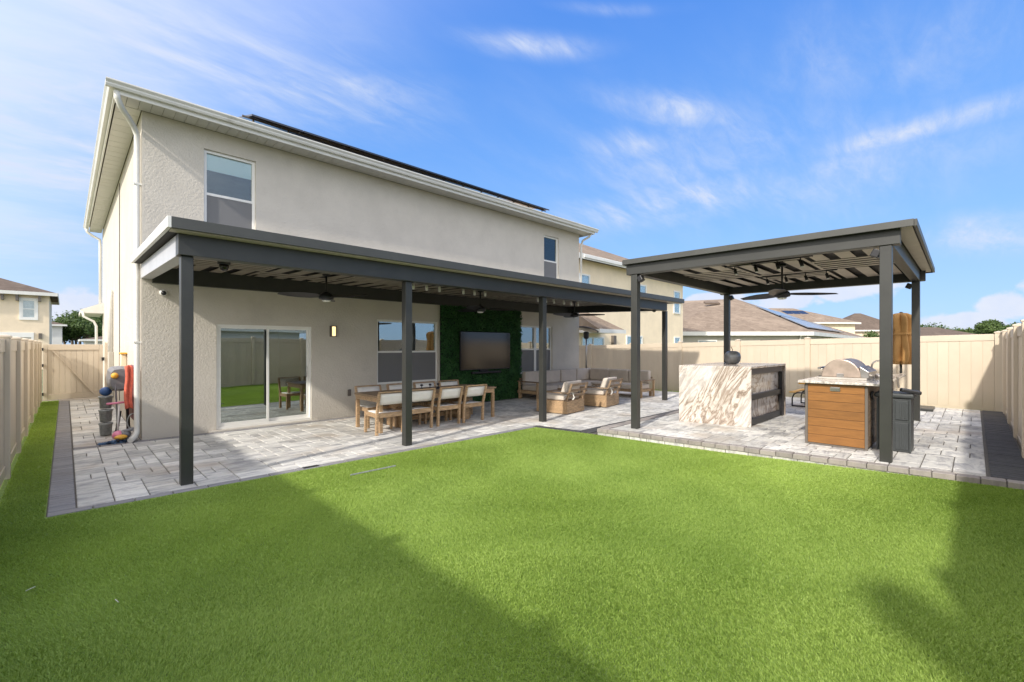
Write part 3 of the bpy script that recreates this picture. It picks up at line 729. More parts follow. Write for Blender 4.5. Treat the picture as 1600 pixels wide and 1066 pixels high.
# downspouts
ds = MB(); r = .042
def spout(b, pts, w=.075, h=.055):
    for p, q in zip(pts[:-1], pts[1:]):
        d = (Vector(q)-Vector(p)).normalized()*.015; b.bar(Vector(p)-d, Vector(q)+d, w, h, (0, 1, 0))
b = MB(); b.tube([(.56, 9.16, 5.44), (.57, 9.18, 5.34), (.62, 9.26, 5.25), (.72, 9.45, 5.19), (.80, 9.60, 5.12), (.845, 9.665, 5.02), (.845, 9.665, 4.8), (.845, 9.665, .22), (.84, 9.64, .13), (.80, 9.54, .07), (.74, 9.43, .045)], .042, 10)
b.build('downspout', M['gutter'], house)
for z in (1.6, 4.2): B(.80, .899, 9.62, 9.71, z, z+.03).build('downspout_strap', M['gutter'], house)
b = MB(); b.tube([(.50, 20.6, 5.44), (.52, 20.6, 5.33), (.66, 20.6, 5.22), (.83, 20.6, 5.12), (.84, 20.6, 4.9), (.84, 20.6, 2.9)], .04, 8); b.build('downspout', M['gutter'], house)
b = MB(); b.tube([(12.86, 9.2, 5.4), (12.85, 9.3, 5.3), (12.78, 9.5, 5.2), (12.76, 9.56, 5.0), (12.76, 9.56, 2.8)], .04, 8); b.build('downspout', M['gutter'], house)
# side passage fittings
B(.80, .899, 15.6, 15.8, .2, 1.4).build('meter_box', M['nb_grey'], house, bevel=.01)
MB().tube([(.84, 15.75, 1.4), (.84, 15.75, 2.75), (.84, 15.75, 3.0)], .05, 8).build('conduit', M['gutter'], house)
er = MB().hexa([(.35, 20.0), (.9, 20.0), (.9, 22.6), (.35, 22.6)], 2.62, [2.72, 2.98, 2.98, 2.72]).build('entry_roof', M['gutter'], house)
MB().tube([(.40, 20.0, 2.65), (.42, 19.98, 2.5), (.66, 19.98, 2.35), (.72, 19.98, 2.2), (.72, 19.98, 0)], .035, 8).build('entry_downspout', M['gutter'], house)

# solar array on the rear roof slope
sol = thing('solar_array', 'thin dark solar array raised above the rear roof edge of the near house', 'solar panels', (2.6, 9.95, 5.9))
def spt(x, s, h=0): return (x, 9.92+s, 6.10+s*.30+h)
for i in range(9):
    xa = 2.6+i*.99
    for j in range(2):
        s0 = j*1.62; q = [spt(xa+.01, s0), spt(xa+.98, s0), spt(xa+.98, s0+1.6), spt(xa+.01, s0+1.6)]
        b = MB(); b.add([(p[0], p[1], p[2]-.035) for p in q]+q, [(3, 2, 1, 0), (4, 5, 6, 7)]+[(k, (k+1) % 4, 4+(k+1) % 4, 4+k) for k in range(4)]); b.build('solar_panel', M['solar'], sol)
for s_ in (.25, 1.3, 1.95, 2.95): MB().bar(spt(2.5, s_, -.055), spt(11.6, s_, -.055), .03, .03).build('rail', M['brown_trim'], sol)
for i in range(14):
    x = 2.7+i*.67; p = spt(x, .25, -.06); MB().tube([(p[0], p[1], 5.80), p], .02, 6).build('roof_foot', M['brown_trim'], sol)

# ------------------------------------------------------------------ long patio roof (pergola)
pg = thing('patio_cover', 'long charcoal metal patio roof on posts, attached to the greige house wall', 'patio cover', (.97, 6.2, 0))
for x in (.97, 3.80, 6.98, 12.22): 
    B(x-.058, x+.058, 6.142, 6.258, .0, 2.55).build('post', M['metal'], pg, bevel=.006)
B(.88, 12.15, 6.09, 6.26, 2.552, 2.79).build('front_beam', M['metal'], pg, bevel=.006)
def slope_box(x0, x1, y0, y1, zb0, zb1, zt0, zt1, name, m, bevel=.004):
    return MB().hexa([(x0, y0), (x1, y0), (x1, y1), (x0, y1)], [zb0, zb0, zb1, zb1], [zt0, zt0, zt1, zt1]).build(name, m, pg, bevel=bevel)
slope_box(.882, 1.03, 6.262, 9.598, 2.556, 2.66, 2.79, 2.89, 'side_beam', M['glare_metal'])
slope_box(12.0, 12.149, 6.262, 9.598, 2.556, 2.66, 2.79, 2.89, 'side_beam', M['metal'])
B(1.031, 11.999, 9.50, 9.598, 2.60, 2.89).build('wall_ledger', M['metal'], pg, bevel=.004)
slope_box(.80, 12.78, 5.94, 9.598, 2.80, 2.90, 2.90, 2.99, 'roof_deck', M['dark_deck'])
slope_box(.79, 12.79, 5.90, 5.938, 2.795, 2.796, 2.915, 2.916, 'gutter_trim', M['metal_edge'])
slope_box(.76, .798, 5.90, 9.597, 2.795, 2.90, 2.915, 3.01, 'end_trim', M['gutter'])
slope_box(12.792, 12.83, 5.90, 9.597, 2.795, 2.90, 2.915, 3.01, 'end_trim', M['metal_edge'])
B(.80, 12.78, 5.941, 6.088, 2.785, 2.797).build('soffit_trim', M['tan_slat'], pg)
def weave(root, mp, v0, v1, ncol, u0, u1, zf, bandsets, sm='tan_slat', odd=0, pw=.17, gw=.13, pn=.12, gn=.11):
    """ceiling of tan slats whose direction changes from cell to cell; mp(u, v) -> (x, y)"""
    cw = (v1-v0)/ncol; U = u1-u0
    def slat(ua, va, ub, vb, w):
        P = Vector((*mp(ua, va), zf(*mp(ua, va)))); Q = Vector((*mp(ub, vb), zf(*mp(ub, vb))))
        MB().bar(P, Q, w, .005).build('ceiling_slat', M[sm], root)
    for c in range(ncol):
        a = v0+c*cw; b = a+cw
        slat(u0, b, u1, b, .05) if c < ncol-1 else None
        bands = bandsets[(c+odd) % 2]
        for f0, f1, k in bands:
            ua = u0+U*f0+.01; ub = u0+U*f1-.01
            if k == 'w':
                n_ = max(1, round((cw-.06)/(pw+gw))); st = (cw-.06)/n_
                for i in range(n_): v_ = a+.03+st*(i+.5); slat(ua, v_, ub, v_, st*pw/(pw+gw))
            else:
                n_ = max(1, round((ub-ua)/(pn+gn))); st = (ub-ua)/n_
                for i in range(n_): u_ = ua+st*(i+.5); slat(u_, a+.03, u_, b-.03, st*pn/(pn+gn))
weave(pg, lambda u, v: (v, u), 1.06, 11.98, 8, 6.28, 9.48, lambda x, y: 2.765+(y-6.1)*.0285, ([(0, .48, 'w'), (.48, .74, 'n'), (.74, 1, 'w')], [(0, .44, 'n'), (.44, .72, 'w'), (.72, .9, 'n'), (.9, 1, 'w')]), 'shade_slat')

# ------------------------------------------------------------------ pavilion
pv = thing('pavilion', 'freestanding charcoal pavilion with flat roof over the outdoor kitchen terrace', 'pavilion', (7.3, .77, TZ))
NR, NL, BR, BL = Vector((7.31, .77)), Vector((7.13, 4.16)), Vector((11.74, .79)), Vector((11.50, 4.22))
ZT = 2.74
for p, zt in ((NR, 2.80), (NL, 2.80), (BR, 2.80), (BL, 2.80)): B(p.x-.06, p.x+.06, p.y-.06, p.y+.06, TZ, zt-.002).build('post', M['metal'], pv, bevel=.006)
def beam(a, b, z0a, z0b, h, w, ea=.13, eb=.13, name='beam'):
    d = (b-a).normalized(); n_ = Vector((-d.y, d.x)); A = a-d*ea; Bq = b+d*eb
    q = [A-n_*w/2, Bq-n_*w/2, Bq+n_*w/2, A+n_*w/2]
    MB().hexa([(v.x, v.y) for v in q], [z0a, z0b, z0b, z0a], [z0a+h, z0b+h, z0b+h, z0a+h]).build(name, M['metal'], pv, bevel=.006)
beam(NR, NL, 2.80, 2.80, .20, .15, .14, .14)
beam(BR, BL, 2.80, 2.80, .20, .15, .14, .14)
beam(NR, BR, 2.80, 2.80, .20, .13, -.078, -.078); beam(NL, BL, 2.80, 2.80, .20, .13, -.078, -.078)
def pz(x): return 3.004
rq4 = [(7.17, .50), (12.0, .56), (11.80, 4.42), (7.00, 4.32)]
MB().hexa(rq4, [pz(p[0]) for p in rq4], [pz(p[0])+.05 for p in rq4]).build('roof_deck', M['dark_deck'], pv)
b = MB()
def edge_trim(p, q, za, zb):
    p = Vector(p); q = Vector(q); d = (q-p).normalized(); n_ = Vector((d.y, -d.x))
    qq = [p, q, q+n_*.03, p+n_*.03]; zz = [pz(v.x) for v in qq]
    MB().hexa([(v.x, v.y) for v in qq], [z-.03 for z in zz], [z+.055 for z in zz]).build('roof_trim', M['metal_edge'], pv, bevel=.003)
for i in range(4): edge_trim(rq4[i], rq4[(i+1) % 4], 0, 0)
# overhanging right eave soffit (beige), outside the beam
q = [(7.19, .52), (11.98, .58), (11.95, .70), (7.25, .69)]
MB().hexa(q, [pz(p[0])-.014 for p in q], [pz(p[0])-.004 for p in q]).build('eave_soffit', M['tan_slat'], pv)
def pmap(u, v): # u along X 0..1, v along Y 0..1
    a = NR.lerp(NL, v); c = BR.lerp(BL, v); p = a.lerp(c, u); return (p.x, p.y)
weave(pv, lambda u, v: pmap(u/4.4, v/3.4), .08, 3.32, 3, .10, 4.3, lambda x, y: pz(x)-.045, ([(0, .36, 'w'), (.36, .64, 'n'), (.64, 1, 'w')], [(0, .28, 'n'), (.28, .60, 'w'), (.60, .82, 'n'), (.82, 1, 'w')]))
for (P, sx_, sy_) in ((NR, 1, 1), (NL, 1, -1), (BR, -1, 1), (BL, -1, -1)):
    zt = 2.80
    MB().bar((P.x+.0, P.y+sy_*.14, zt-.06), (P.x+.0, P.y+sy_*.06, zt-.10), .10, .10).build('corner_speaker', M['black'], pv, bevel=.01)

# ------------------------------------------------------------------ ceiling fans and track lights
def make_fan(label, loc, drop, rz, zceil, R_=.66):
    t = thing('ceiling_fan', label, 'ceiling fan', (loc[0], loc[1], loc[2]), rz, 'dark ceiling fans under the two metal roofs')
    MB().tube([(0, 0, .05), (0, 0, zceil-loc[2]-.03)], .016, 8).build('downrod', M['black'], t, local=True)
    MB().lathe([(.03, 0), (.065, .01), (.065, .05)], (0, 0, zceil-loc[2]-.05), 16).build('canopy', M['black'], t, local=True)
    MB().lathe([(.06, -.05), (.12, -.03), (.13, .0), (.11, .05), (.05, .09), (.02, .10)], n=20).build('motor', M['black'], t, local=True)
    for k in range(3):
        a = k*2*math.pi/3; ca, sa = math.cos(a), math.sin(a); vs = []
        for s_ in (0, 1):
            for (r_, w) in ((.10, .06), (.22, .10), (.42, .11), (.62, .09), (R_, .04)):
                for sg in (-1, 1):
                    x, y, z = r_, sg*w, .012+sg*w*.30+(.006 if s_ else 0)-.01*r_
                    vs.append((x*ca-y*sa, x*sa+y*ca, z))
        fs = []
        for i in range(4):
            fs += [(2*i, 2*i+2, 2*i+3, 2*i+1), (10+2*i, 10+2*i+1, 10+2*i+3, 10+2*i+2), (2*i, 10+2*i, 12+2*i, 2*i+2), (2*i+1, 2*i+3, 13+2*i, 11+2*i)]
        fs += [(0, 1, 11, 10), (8, 18, 19, 9)]
        MB().add(vs, fs).build('blade', M['black'], t, local=True)
    MB().lathe([(.02, -.080), (.05, -.077), (.068, -.066), (.072, -.052)], n=18).build('light_dome', M['diffuser'], t, local=True)
    return t
make_fan('dark three-blade ceiling fan above the sliding glass door', (3.28, 8.0, 2.41), .2, R(-58), 2.83, .80)
make_fan('dark three-blade ceiling fan in front of the hedge panel and television', (6.80, 7.95, 2.39), .2, R(-30), 2.83, .80)
make_fan('dark three-blade ceiling fan above the corner sofa', (10.30, 7.95, 2.42), .2, R(-62), 2.83, .85)
pf = at(1222, 458, 7.9)
make_fan('dark three-blade ceiling fan hanging inside the freestanding pavilion', (pf.x, pf.y, 2.44), .2, R(-55), pz(pf.x)-.03, .86)
def make_track(label, p, q, n_, zc, tilt=(-.015, -.03), head='black'):
    P = Vector((*p, zc)); Q = Vector((*q, zc)); t = thing('track_light', label, 'track light', tuple(P), 0, 'ceiling track lights under the metal roofs')
    MB().bar(P, Q, .035, .03).build('track', M['black'], t)
    for i in range(n_):
        c = P.lerp(Q, (i+.5)/n_)
        h = MB().tube([c, c+Vector((0, 0, -.07))], .008, 6).tube([c+Vector((0, 0, -.06)), c+Vector((tilt[0], tilt[1], -.15))], .026, 12).build('lamp_head', M[head], t)
        e = c+Vector((tilt[0], tilt[1], -.151)); MB().tube([e, e+Vector((tilt[0]*.05, tilt[1]*.05, -.012))], .023, 12).build('lens', M['diffuser'], h)
    return t
for (xa, lab) in ((4.55, 'first ceiling track with three white spotlights, just left of the second post from the left'), (5.75, 'second ceiling track with three white spotlights, just right of the second post from the left'), (8.05, 'ceiling track with three white spotlights between the television and the third post'), (9.05, 'ceiling track with three white spotlights just right of the third post')):
    make_track(lab, (xa, 7.45), (xa+.9, 7.45), 3, 2.79, head='white')
a = at(1140, 420, 8.2); 
make_track('black track light nearest the lawn in the pavilion ceiling', (8.35, 3.1), (8.25, 1.75), 4, pz(8.3)-.05)
make_track('black track light behind the pavilion ceiling fan', (10.1, 3.1), (10.05, 1.75), 4, pz(10.1)-.05)

sc = thing('security_camera', 'white dome security camera on the stucco wall near the left corner', 'security camera', (1.18, 9.6, 2.45), 0)
MB().lathe([(.055, 0), (.055, .02), (.05, .035), (.03, .05)], (0, 0, 0), 16).build('base', M['white'], sc, local=True).rotation_euler = (R(90), 0, 0)
MB().ball((0, -.06, -.01), .038).build('dome', M['black'], sc, local=True)
for (px, py, D, lab) in ((350, 416, 6.3, 'black dome floodlight hanging behind the front beam near the left post'), (1022, 484, 12.6, 'small black floodlight under the beam at the far end of the patio roof')):
    p = at(px, py, D); t = thing('floodlight', lab, 'floodlight', (p.x, p.y, p.z))
    MB().lathe([(.02, -.07), (.05, -.05), (.06, -.01), (.06, .02)], n=16).build('dome', M['screen'], t, local=True)
    MB().lathe([(.075, .02), (.08, .03), (.08, .14), (.07, 2.80-p.z)], n=16).build('housing', M['black'], t, local=True)

# wall lamp, outlet, hedge, television
wl = thing('wall_lamp', 'lit amber wall lamp in a dark frame beside the sliding door', 'wall lamp', (4.06, 9.6, 1.75))
f = MB(); f.box(4.005, 4.02, 9.50, 9.597, 1.75, 1.98); f.box(4.10, 4.115, 9.50, 9.597, 1.75, 1.98); f.box(4.02, 4.10, 9.50, 9.597, 1.75, 1.765); f.box(4.02, 4.10, 9.50, 9.597, 1.965, 1.98)
f.build('frame', M['brown_trim'], wl); B(4.021, 4.099, 9.515, 9.59, 1.766, 1.964).build('shade', M['lamp'], wl)
tag(B(4.40, 4.47, 9.57, 9.598, .46, .60).build('outlet_cover', M['brown_trim'], bevel=.008), 'brown weatherproof outlet cover low on the wall near the dining table', 'outlet')

hd = thing('hedge_panel', 'dark green artificial boxwood panel covering the wall behind the television', 'hedge panel', (6.85, 9.6, 0))
B(6.85, 9.74, 9.56, 9.597, .0, 2.60).build('backing', M['hedge_back'], hd)
def leaves(name, pts, nrm, size, m, parent, tone, kind='stuff', jit=1.0):
    k = len(pts); n_ = nrm+RNG.normal(size=(k, 3))*jit; n_ /= np.linalg.norm(n_, axis=1)[:, None]+1e-9
    a = np.cross(n_, RNG.normal(size=(k, 3))); a /= np.linalg.norm(a, axis=1)[:, None]+1e-9; b = np.cross(n_, a)
    s_ = (size*(.6+.8*RNG.random(k)))[:, None]
    V = np.stack([pts-a*s_, pts+b*s_*.55, pts+a*s_, pts-b*s_*.55], 1).astype(np.float32)
    off = Vector((0, 0, 0)); p = parent
    while p: off += p.location; p = p.parent
    V -= np.array(off[:], np.float32)
    me = bpy.data.meshes.new(name); me.vertices.add(k*4); me.vertices.foreach_set('co', V.ravel())
    me.loops.add(k*4); me.loops.foreach_set('vertex_index', np.arange(k*4, dtype=np.int32)); me.polygons.add(k); me.polygons.foreach_set('loop_start', np.arange(0, k*4, 4, dtype=np.int32))
    me.update(calc_edges=True); set_tone(me, tone); me.materials.append(m)
    o = bpy.data.objects.new(name, me); COL.objects.link(o); o.parent = parent
    if kind: o['kind'] = kind
    return o
k = 30000
P = np.stack([6.84+RNG.random(k)*2.92, 9.56-RNG.random(k)**1.5*.07, RNG.random(k)*2.62], 1)
dep = (9.56-P[:, 1])/.07
leaves('foliage', P, np.array([0, -1.0, .25]), .027, M['leaf_hedge'], hd, np.clip(RNG.random(k)*.7+.15*np.sin(P[:, 0]*9)*np.sin(P[:, 2]*8)+.1, 0, 1), jit=.7)

tv = thing('television', 'large flat television mounted on the green boxwood panel', 'television', (8.38, 9.4, .87))
TX0, TX1, TZ0, TZ1, TY = 7.36, 9.17, .91, 1.935, 9.40
B(TX0, TX1, TY, TY+.05, TZ0, TZ1).build('casing', M['black'], tv, bevel=.006)
B(TX0+.012, TX1-.012, TY-.003, TY-.0005, TZ0+.02, TZ1-.012).build('screen', M['screen'], tv)
B(7.9, 8.6, TY+.051, 9.57, 1.2, 1.6).build('bracket', M['black'], tv)
sb = tag(B(7.75, 8.80, 9.38, 9.47, .80, .865).build('soundbar', M['black'], bevel=.02), 'slim black soundbar mounted below the television', 'soundbar')
B(8.1, 8.4, 9.471, 9.57, .81, .90).build('bracket', M['black'], sb)

# ------------------------------------------------------------------ dining set
def make_chair():
    t = thing('dining_chair', '', 'chair', (0, 0, 0), 0, 'white sling teak chairs round the dining table')
    w, d, h, H_ = .25, .47, .385, .735
    for sx_ in (-1, 1):
        MB().bar((sx_*w, .035, 0), (sx_*w, .02, h), .045, .05, (0, 1, 0)).bar((sx_*w, .02, h-.01), (sx_*(w+.005), -.075, H_), .04, .045, (0, 1, 0)).build('leg', M['wood'], t, local=True, bevel=.004)
        MB().bar((sx_*w, d, 0), (sx_*w, d-.01, h), .042, .045, (0, 1, 0)).build('leg', M['wood'], t, local=True, bevel=.004)
        MB().bar((sx_*w, .046, h-.05), (sx_*w, d-.034, h-.04), .03, .07).build('seat_rail', M['wood'], t, local=True, bevel=.003)
    MB().bar((-w+.024, .02, h-.045), (w-.024, .02, h-.045), .03, .08).build('seat_rail', M['wood'], t, local=True, bevel=.003)
    MB().bar((-w+.022, d-.012, h-.03), (w-.022, d-.012, h-.03), .03, .06).build('seat_rail', M['wood'], t, local=True, bevel=.003)
    MB().bar((-w-.018, -.078, H_+.012), (w+.018, -.078, H_+.012), .045, .024).build('top_rail', M['wood'], t, local=True, bevel=.003)
    vs = []; 
    for j in range(5):
        f_ = j/4; y = .05+f_*(d-.09); z = h+.005-.018*math.sin(math.pi*f_)
        vs += [(-w+.02, y, z), (w-.02, y, z)]
    fs = [(2*j, 2*j+1, 2*j+3, 2*j+2) for j in range(4)]
    o = MB().add(vs, fs, True).build('seat_sling', M['sling'], t, local=True); sd = o.modifiers.new('thick', 'SOLIDIFY'); sd.thickness = .012
    vs = []
    for j in range(4):
        f_ = j/3; z = h+.14+f_*.19; y = .02-.095*(z-h)/(H_-h)
        for i in range(5): g_ = i/4; vs.append((-w+.02+(2*w-.04)*g_, y-.012*math.sin(math.pi*g_), z))
    fs = [(5*j+i, 5*j+i+1, 5*j+i+6, 5*j+i+5) for j in range(3) for i in range(4)]
    o = MB().add(vs, fs, True).build('back_sling', M['sling'], t, local=True); sd = o.modifiers.new('thick', 'SOLIDIFY'); sd.thickness = .02
    return t
cx_ = [4.08, 4.70, 5.36, 5.97]; cb_ = [4.33, 5.02, 5.66, 6.32]
near = ['lawn-side dining chair closest to the sliding door, left of the second post', 'lawn-side dining chair partly behind the second post', 'lawn-side dining chair third from the sliding door, right of the post', 'lawn-side dining chair closest to the television wall']
far = ['wall-side dining chair closest to the sliding door', 'wall-side dining chair below the left half of the window', 'wall-side dining chair behind the second post and candle centrepiece', 'wall-side dining chair closest to the green hedge panel']
ch0 = make_chair()
for i, x in enumerate(cx_):
    c = ch0 if i == 0 else copy_tree(ch0)
    c.location = (x, 7.19+random.uniform(-.02, .02), .006); c.rotation_euler = (0, 0, R(random.uniform(-3, 3))); c['label'] = near[i]
for i, x in enumerate(cb_):
    c = copy_tree(ch0); c.location = (x, 8.45, .006); c.rotation_euler = (0, 0, R(180+random.uniform(-2, 2))); c['label'] = far[i]
tb = thing('dining_table', 'long teak dining table between the eight white sling chairs', 'table', (5.3, 7.8, .006))
for i in range(5): B(3.93, 6.72, 7.32+i*.194, 7.32+(i+1)*.194-.005, .63, .665).build('top_board', M['wood_dark'], tb, bevel=.003)
for y in (7.34, 8.25): B(3.97, 6.68, y, y+.03, .545, .628).build('apron', M['wood'], tb)
for x in (3.97, 6.65): B(x, x+.03, 7.372, 8.248, .545, .628).build('apron', M['wood'], tb)
for x in (4.5, 6.0): B(x, x+.10, 7.5, 8.1, .008, .543).build('pedestal', M['wood'], tb, bevel=.004)
for x in (3.955, 6.63):
    for y in (7.345, 8.225): B(x, x+.06, y, y+.06, .008, .544).build('leg', M['wood'], tb, bevel=.004)
B(4.601, 5.999, 7.76, 7.84, .10, .18).build('stretcher', M['wood'], tb)
cp = thing('centrepiece', 'black candle holder centrepiece on the dining table', 'centrepiece', (5.32, 7.8, .666))
B(5.05, 5.6, 7.76, 7.84, .666, .69).build('tray', M['black'], cp, bevel=.004)
for x in (5.12, 5.32, 5.52): MB().lathe([(.03, 0), (.03, .01), (.008, .02), (.008, .05), (.028, .06), (.03, .085), (.0, .10)], (x, 7.8, .69), 12).build('candle_holder', M['black'], cp)

# ------------------------------------------------------------------ lounge set
def cushion(b_, x0, x1, y0, y1, z0, z1): return B(x0, x1, y0, y1, z0, z1)
def make_lounge(label, loc, rz):
    t = thing('lounge_chair', label, 'armchair', (*loc, .006), rz, 'teak swivel lounge chairs with backs to the lawn')
    B(-.40, .40, .0, .82, .015, .30).build('box_base', M['wood'], t, local=True, bevel=.006)
    for i in range(3):
        B(-.402, -.4005, .0, .82, .02+i*.093, .02+i*.093+.089).build('base_board', M['wood'], t, local=True)
        B(-.40, .40, -.0025, -.0005, .02+i*.093, .02+i*.093+.089).build('base_board', M['wood'], t, local=True)
    B(-.36, .36, .10, .80, .302, .44).build('seat_cushion', M['cushion_light'], t, local=True, bevel=.04, seg=4)
    o = MB().hexa([(-.33, .10), (.33, .10), (.33, .24), (-.33, .24)], .442, .74)
    o.v = [(x, y-(z-.44)*.35, z) for x, y, z in o.v]
    o.build('back_cushion', M['cushion_light'], t, local=True, bevel=.045, seg=4)
    for sx_ in (-1, 1):
        MB().bar((sx_*.365, .03, .30), (sx_*.365, -.11, .70), .035, .05, (0, 1, 0)).build('back_post', M['wood_dark'], t, local=True, bevel=.004)
        MB().bar((sx_*.42, -.06, .49), (sx_*.42, .74, .49), .06, .03).build('armrest', M['wood_dark'], t, local=True, bevel=.005)
        MB().bar((sx_*.385, .72, .29), (sx_*.42, .66, .474), .035, .045, (0, 1, 0)).build('arm_post', M['wood_dark'], t, local=True, bevel=.004)
    for z, y in ((.42, -.03), (.54, -.075), (.67, -.115)): MB().bar((-.345, y, z), (.345, y, z), .022, .055).build('back_slat', M['wood_dark'], t, local=True, bevel=.003)
    MB().tube([(-.2, -.03, .50), (-.22, -.06, .43), (-.17, -.06, .37), (-.23, -.05, .33)], .018, 6).build('cushion_tie', M['sling'], t, local=True)
    return t
make_lounge('left teak lounge chair with cream cushions, right of the third post', (8.42, 6.46), R(8))
make_lounge('right teak lounge chair with cream cushions, left of the near pavilion post', (10.05, 6.52), R(10))
sf = thing('corner_sofa', 'L-shaped teak corner sofa with grey cushions against the wall', 'sofa', (9.7, 9.3, .006))
def sofa_base(x0, x1, y0, y1, name='frame'): B(x0, x1, y0, y1, .17, .25).build(name, M['wood'], sf, bevel=.005)
sofa_base(9.55, 12.95, 8.65, 9.48); sofa_base(12.12, 12.95, 6.95, 8.645)
for x, y in ((9.58, 8.68), (9.58, 9.40), (12.85, 9.4), (12.15, 6.98), (12.87, 6.98), (12.15, 8.6)): B(x, x+.07, y, y+.07, .006, .169).build('leg', M['wood'], sf)
for i, (a_, b_) in enumerate(((9.62, 10.43), (10.45, 11.26), (11.28, 12.09), (12.11, 12.92))):
    B(a_, b_, 8.63, 9.36, .252, .40).build('seat_cushion', M['cushion'], sf, bevel=.04, seg=4)
    B(a_, b_-.02, 9.22, 9.38, .405, .80).build('back_cushion', M['cushion'], sf, bevel=.045, seg=4)
for i, (a_, b_) in enumerate(((6.98, 7.78), (7.80, 8.61))):
    B(12.10, 12.80, a_, b_, .252, .40).build('seat_cushion', M['cushion'], sf, bevel=.04, seg=4)
for i, (a_, b_) in enumerate(((6.99, 7.70), (7.72, 8.43), (8.45, 9.19))):
    B(12.74, 12.90, a_, b_, .405, .80).build('back_cushion', M['cushion'], sf, bevel=.045, seg=4)
B(9.60, 12.95, 9.40, 9.45, .55, .60).build('back_rail', M['wood_dark'], sf); B(12.92, 12.96, 6.98, 9.39, .55, .60).build('back_rail', M['wood_dark'], sf)
for y in (7.1, 8.3): B(12.922, 12.958, y, y+.05, .251, .549).build('back_post', M['wood_dark'], sf)
B(9.50, 9.60, 8.62, 9.44, .50, .53).build('armrest', M['wood_dark'], sf, bevel=.005); B(12.10, 12.95, 6.88, 6.97, .50, .53).build('armrest', M['wood_dark'], sf, bevel=.005)
for x, y in ((9.52, 8.65), (9.52, 9.36)): B(x, x+.05, y, y+.05, .006, .499).build('arm_post', M['wood'], sf)
for x in (12.14, 12.88): B(x, x+.05, 6.89, 6.94, .006, .499).build('arm_post', M['wood'], sf)
ct = thing('coffee_table', 'low teak coffee table between the lounge chairs and corner sofa', 'table', (10.6, 7.75, .006))
for i in range(4): B(10.1, 11.3, 7.55+i*.14, 7.55+i*.14+.135, .33, .355).build('top_board', M['wood_dark'], ct)
for x in (10.13, 11.21):
    for y in (7.57, 8.04): B(x, x+.06, y, y+.06, .006, .329).build('leg', M['wood'], ct)

ht = at(908, 600, 15.6); hx, hy = 13.55, 9.25
hx, hy = 13.06, 9.56
he = thing('patio_heater', 'tall patio heater with tilted reflector behind the corner sofa', 'patio heater', (hx, hy, 0))
MB().lathe([(.20, .0), (.22, .02), (.22, .62), (.18, .72), (.05, .76)], (hx, hy, 0), 20).build('tank_housing', M['black'], he)
MB().tube([(hx, hy, .7), (hx, hy, 1.80)], .028, 10).build('pole', M['steel'], he)
MB().lathe([(.05, 0), (.09, .04), (.10, .22), (.07, .26)], (hx, hy, 1.80), 16).build('burner', M['black'], he)
rf_ = MB().lathe([(.38, 0), (.37, .03), (.22, .07), (.03, .09)], (0, 0, 0), 24).build('reflector', M['brown_trim'], he, local=True); rf_.location = (.02, -.06, 2.12); rf_.rotation_euler = (R(6), R(14), 0)
rg_ = MB().lathe([(.30, -.012), (.33, -.004)], (0, 0, 0), 24).build('reflector_liner', M['steel'], rf_, local=True)

# ------------------------------------------------------------------ marble bar
Zb = TZ+1.075
br_ = thing('marble_bar', 'waterfall bar clad in brown and white veined marble under the pavilion', 'bar counter', (8.5, 3.4, TZ))
def quad_slab(q, z0, z1, name, m, bevel=.003): return MB().hexa(q, z0, z1).build(name, m, br_, bevel=bevel)
F0, F1 = (8.40, 3.97), (8.66, 2.77); G0, G1 = (10.52, 4.02), (10.70, 2.76)
quad_slab([F0, F1, (F1[0]+.04, F1[1]), (F0[0]+.04, F0[1])], TZ, Zb-.041, 'waterfall_slab', M['marble'])
quad_slab([G0, G1, (G1[0]+.04, G1[1]), (G0[0]+.04, G0[1])], TZ, Zb-.041, 'waterfall_slab', M['marble'])
quad_slab([F0, F1, (G1[0]+.04, G1[1]), (G0[0]+.04, G0[1])], Zb-.04, Zb, 'counter_top', M['marble'])
yb = 2.862
quad_slab([(8.70, yb), (10.64, yb), (10.64, yb+.03), (8.70, yb+.03)], TZ+.02, Zb-.05, 'back_panel', M['marble'])
quad_slab([(8.71, 2.80), (10.56, 2.80), (10.56, 2.84), (8.71, 2.84)], Zb-.155, Zb-.042, 'apron', M['brown_trim'])
for z0_, z1_ in ((TZ+.01, TZ+.12), (TZ+.46, TZ+.56)): quad_slab([(8.71, yb-.06), (10.563, yb-.06), (10.563, yb-.002), (8.71, yb-.002)], z0_, z1_, 'frame_rail', M['black'])
for x in (10.565,): quad_slab([(x, 2.775), (x+.125, 2.775), (x+.12, 2.84), (x, 2.84)], TZ+.005, Zb-.157, 'frame_post', M['black'])
ap = at(1144.5, 570, 9.15); ax, ay = ap.x, ap.y
apl = thing('apple_ornament', 'silver apple ornament with thin stem standing on the marble bar', 'ornament', (ax, ay, Zb))
MB().lathe([(.06, .0), (.10, .015), (.135, .06), (.152, .11), (.155, .15), (.148, .19), (.128, .228), (.098, .252), (.062, .266), (.03, .262), (.004, .235)], (ax, ay, Zb+.001), 28).build('apple', M['silver'], apl)
MB().tube([(ax, ay, Zb+.23), (ax, ay, Zb+.29), (ax-.015, ay+.02, Zb+.35)], .008, 8).build('stem', M['wood_dark'], apl)

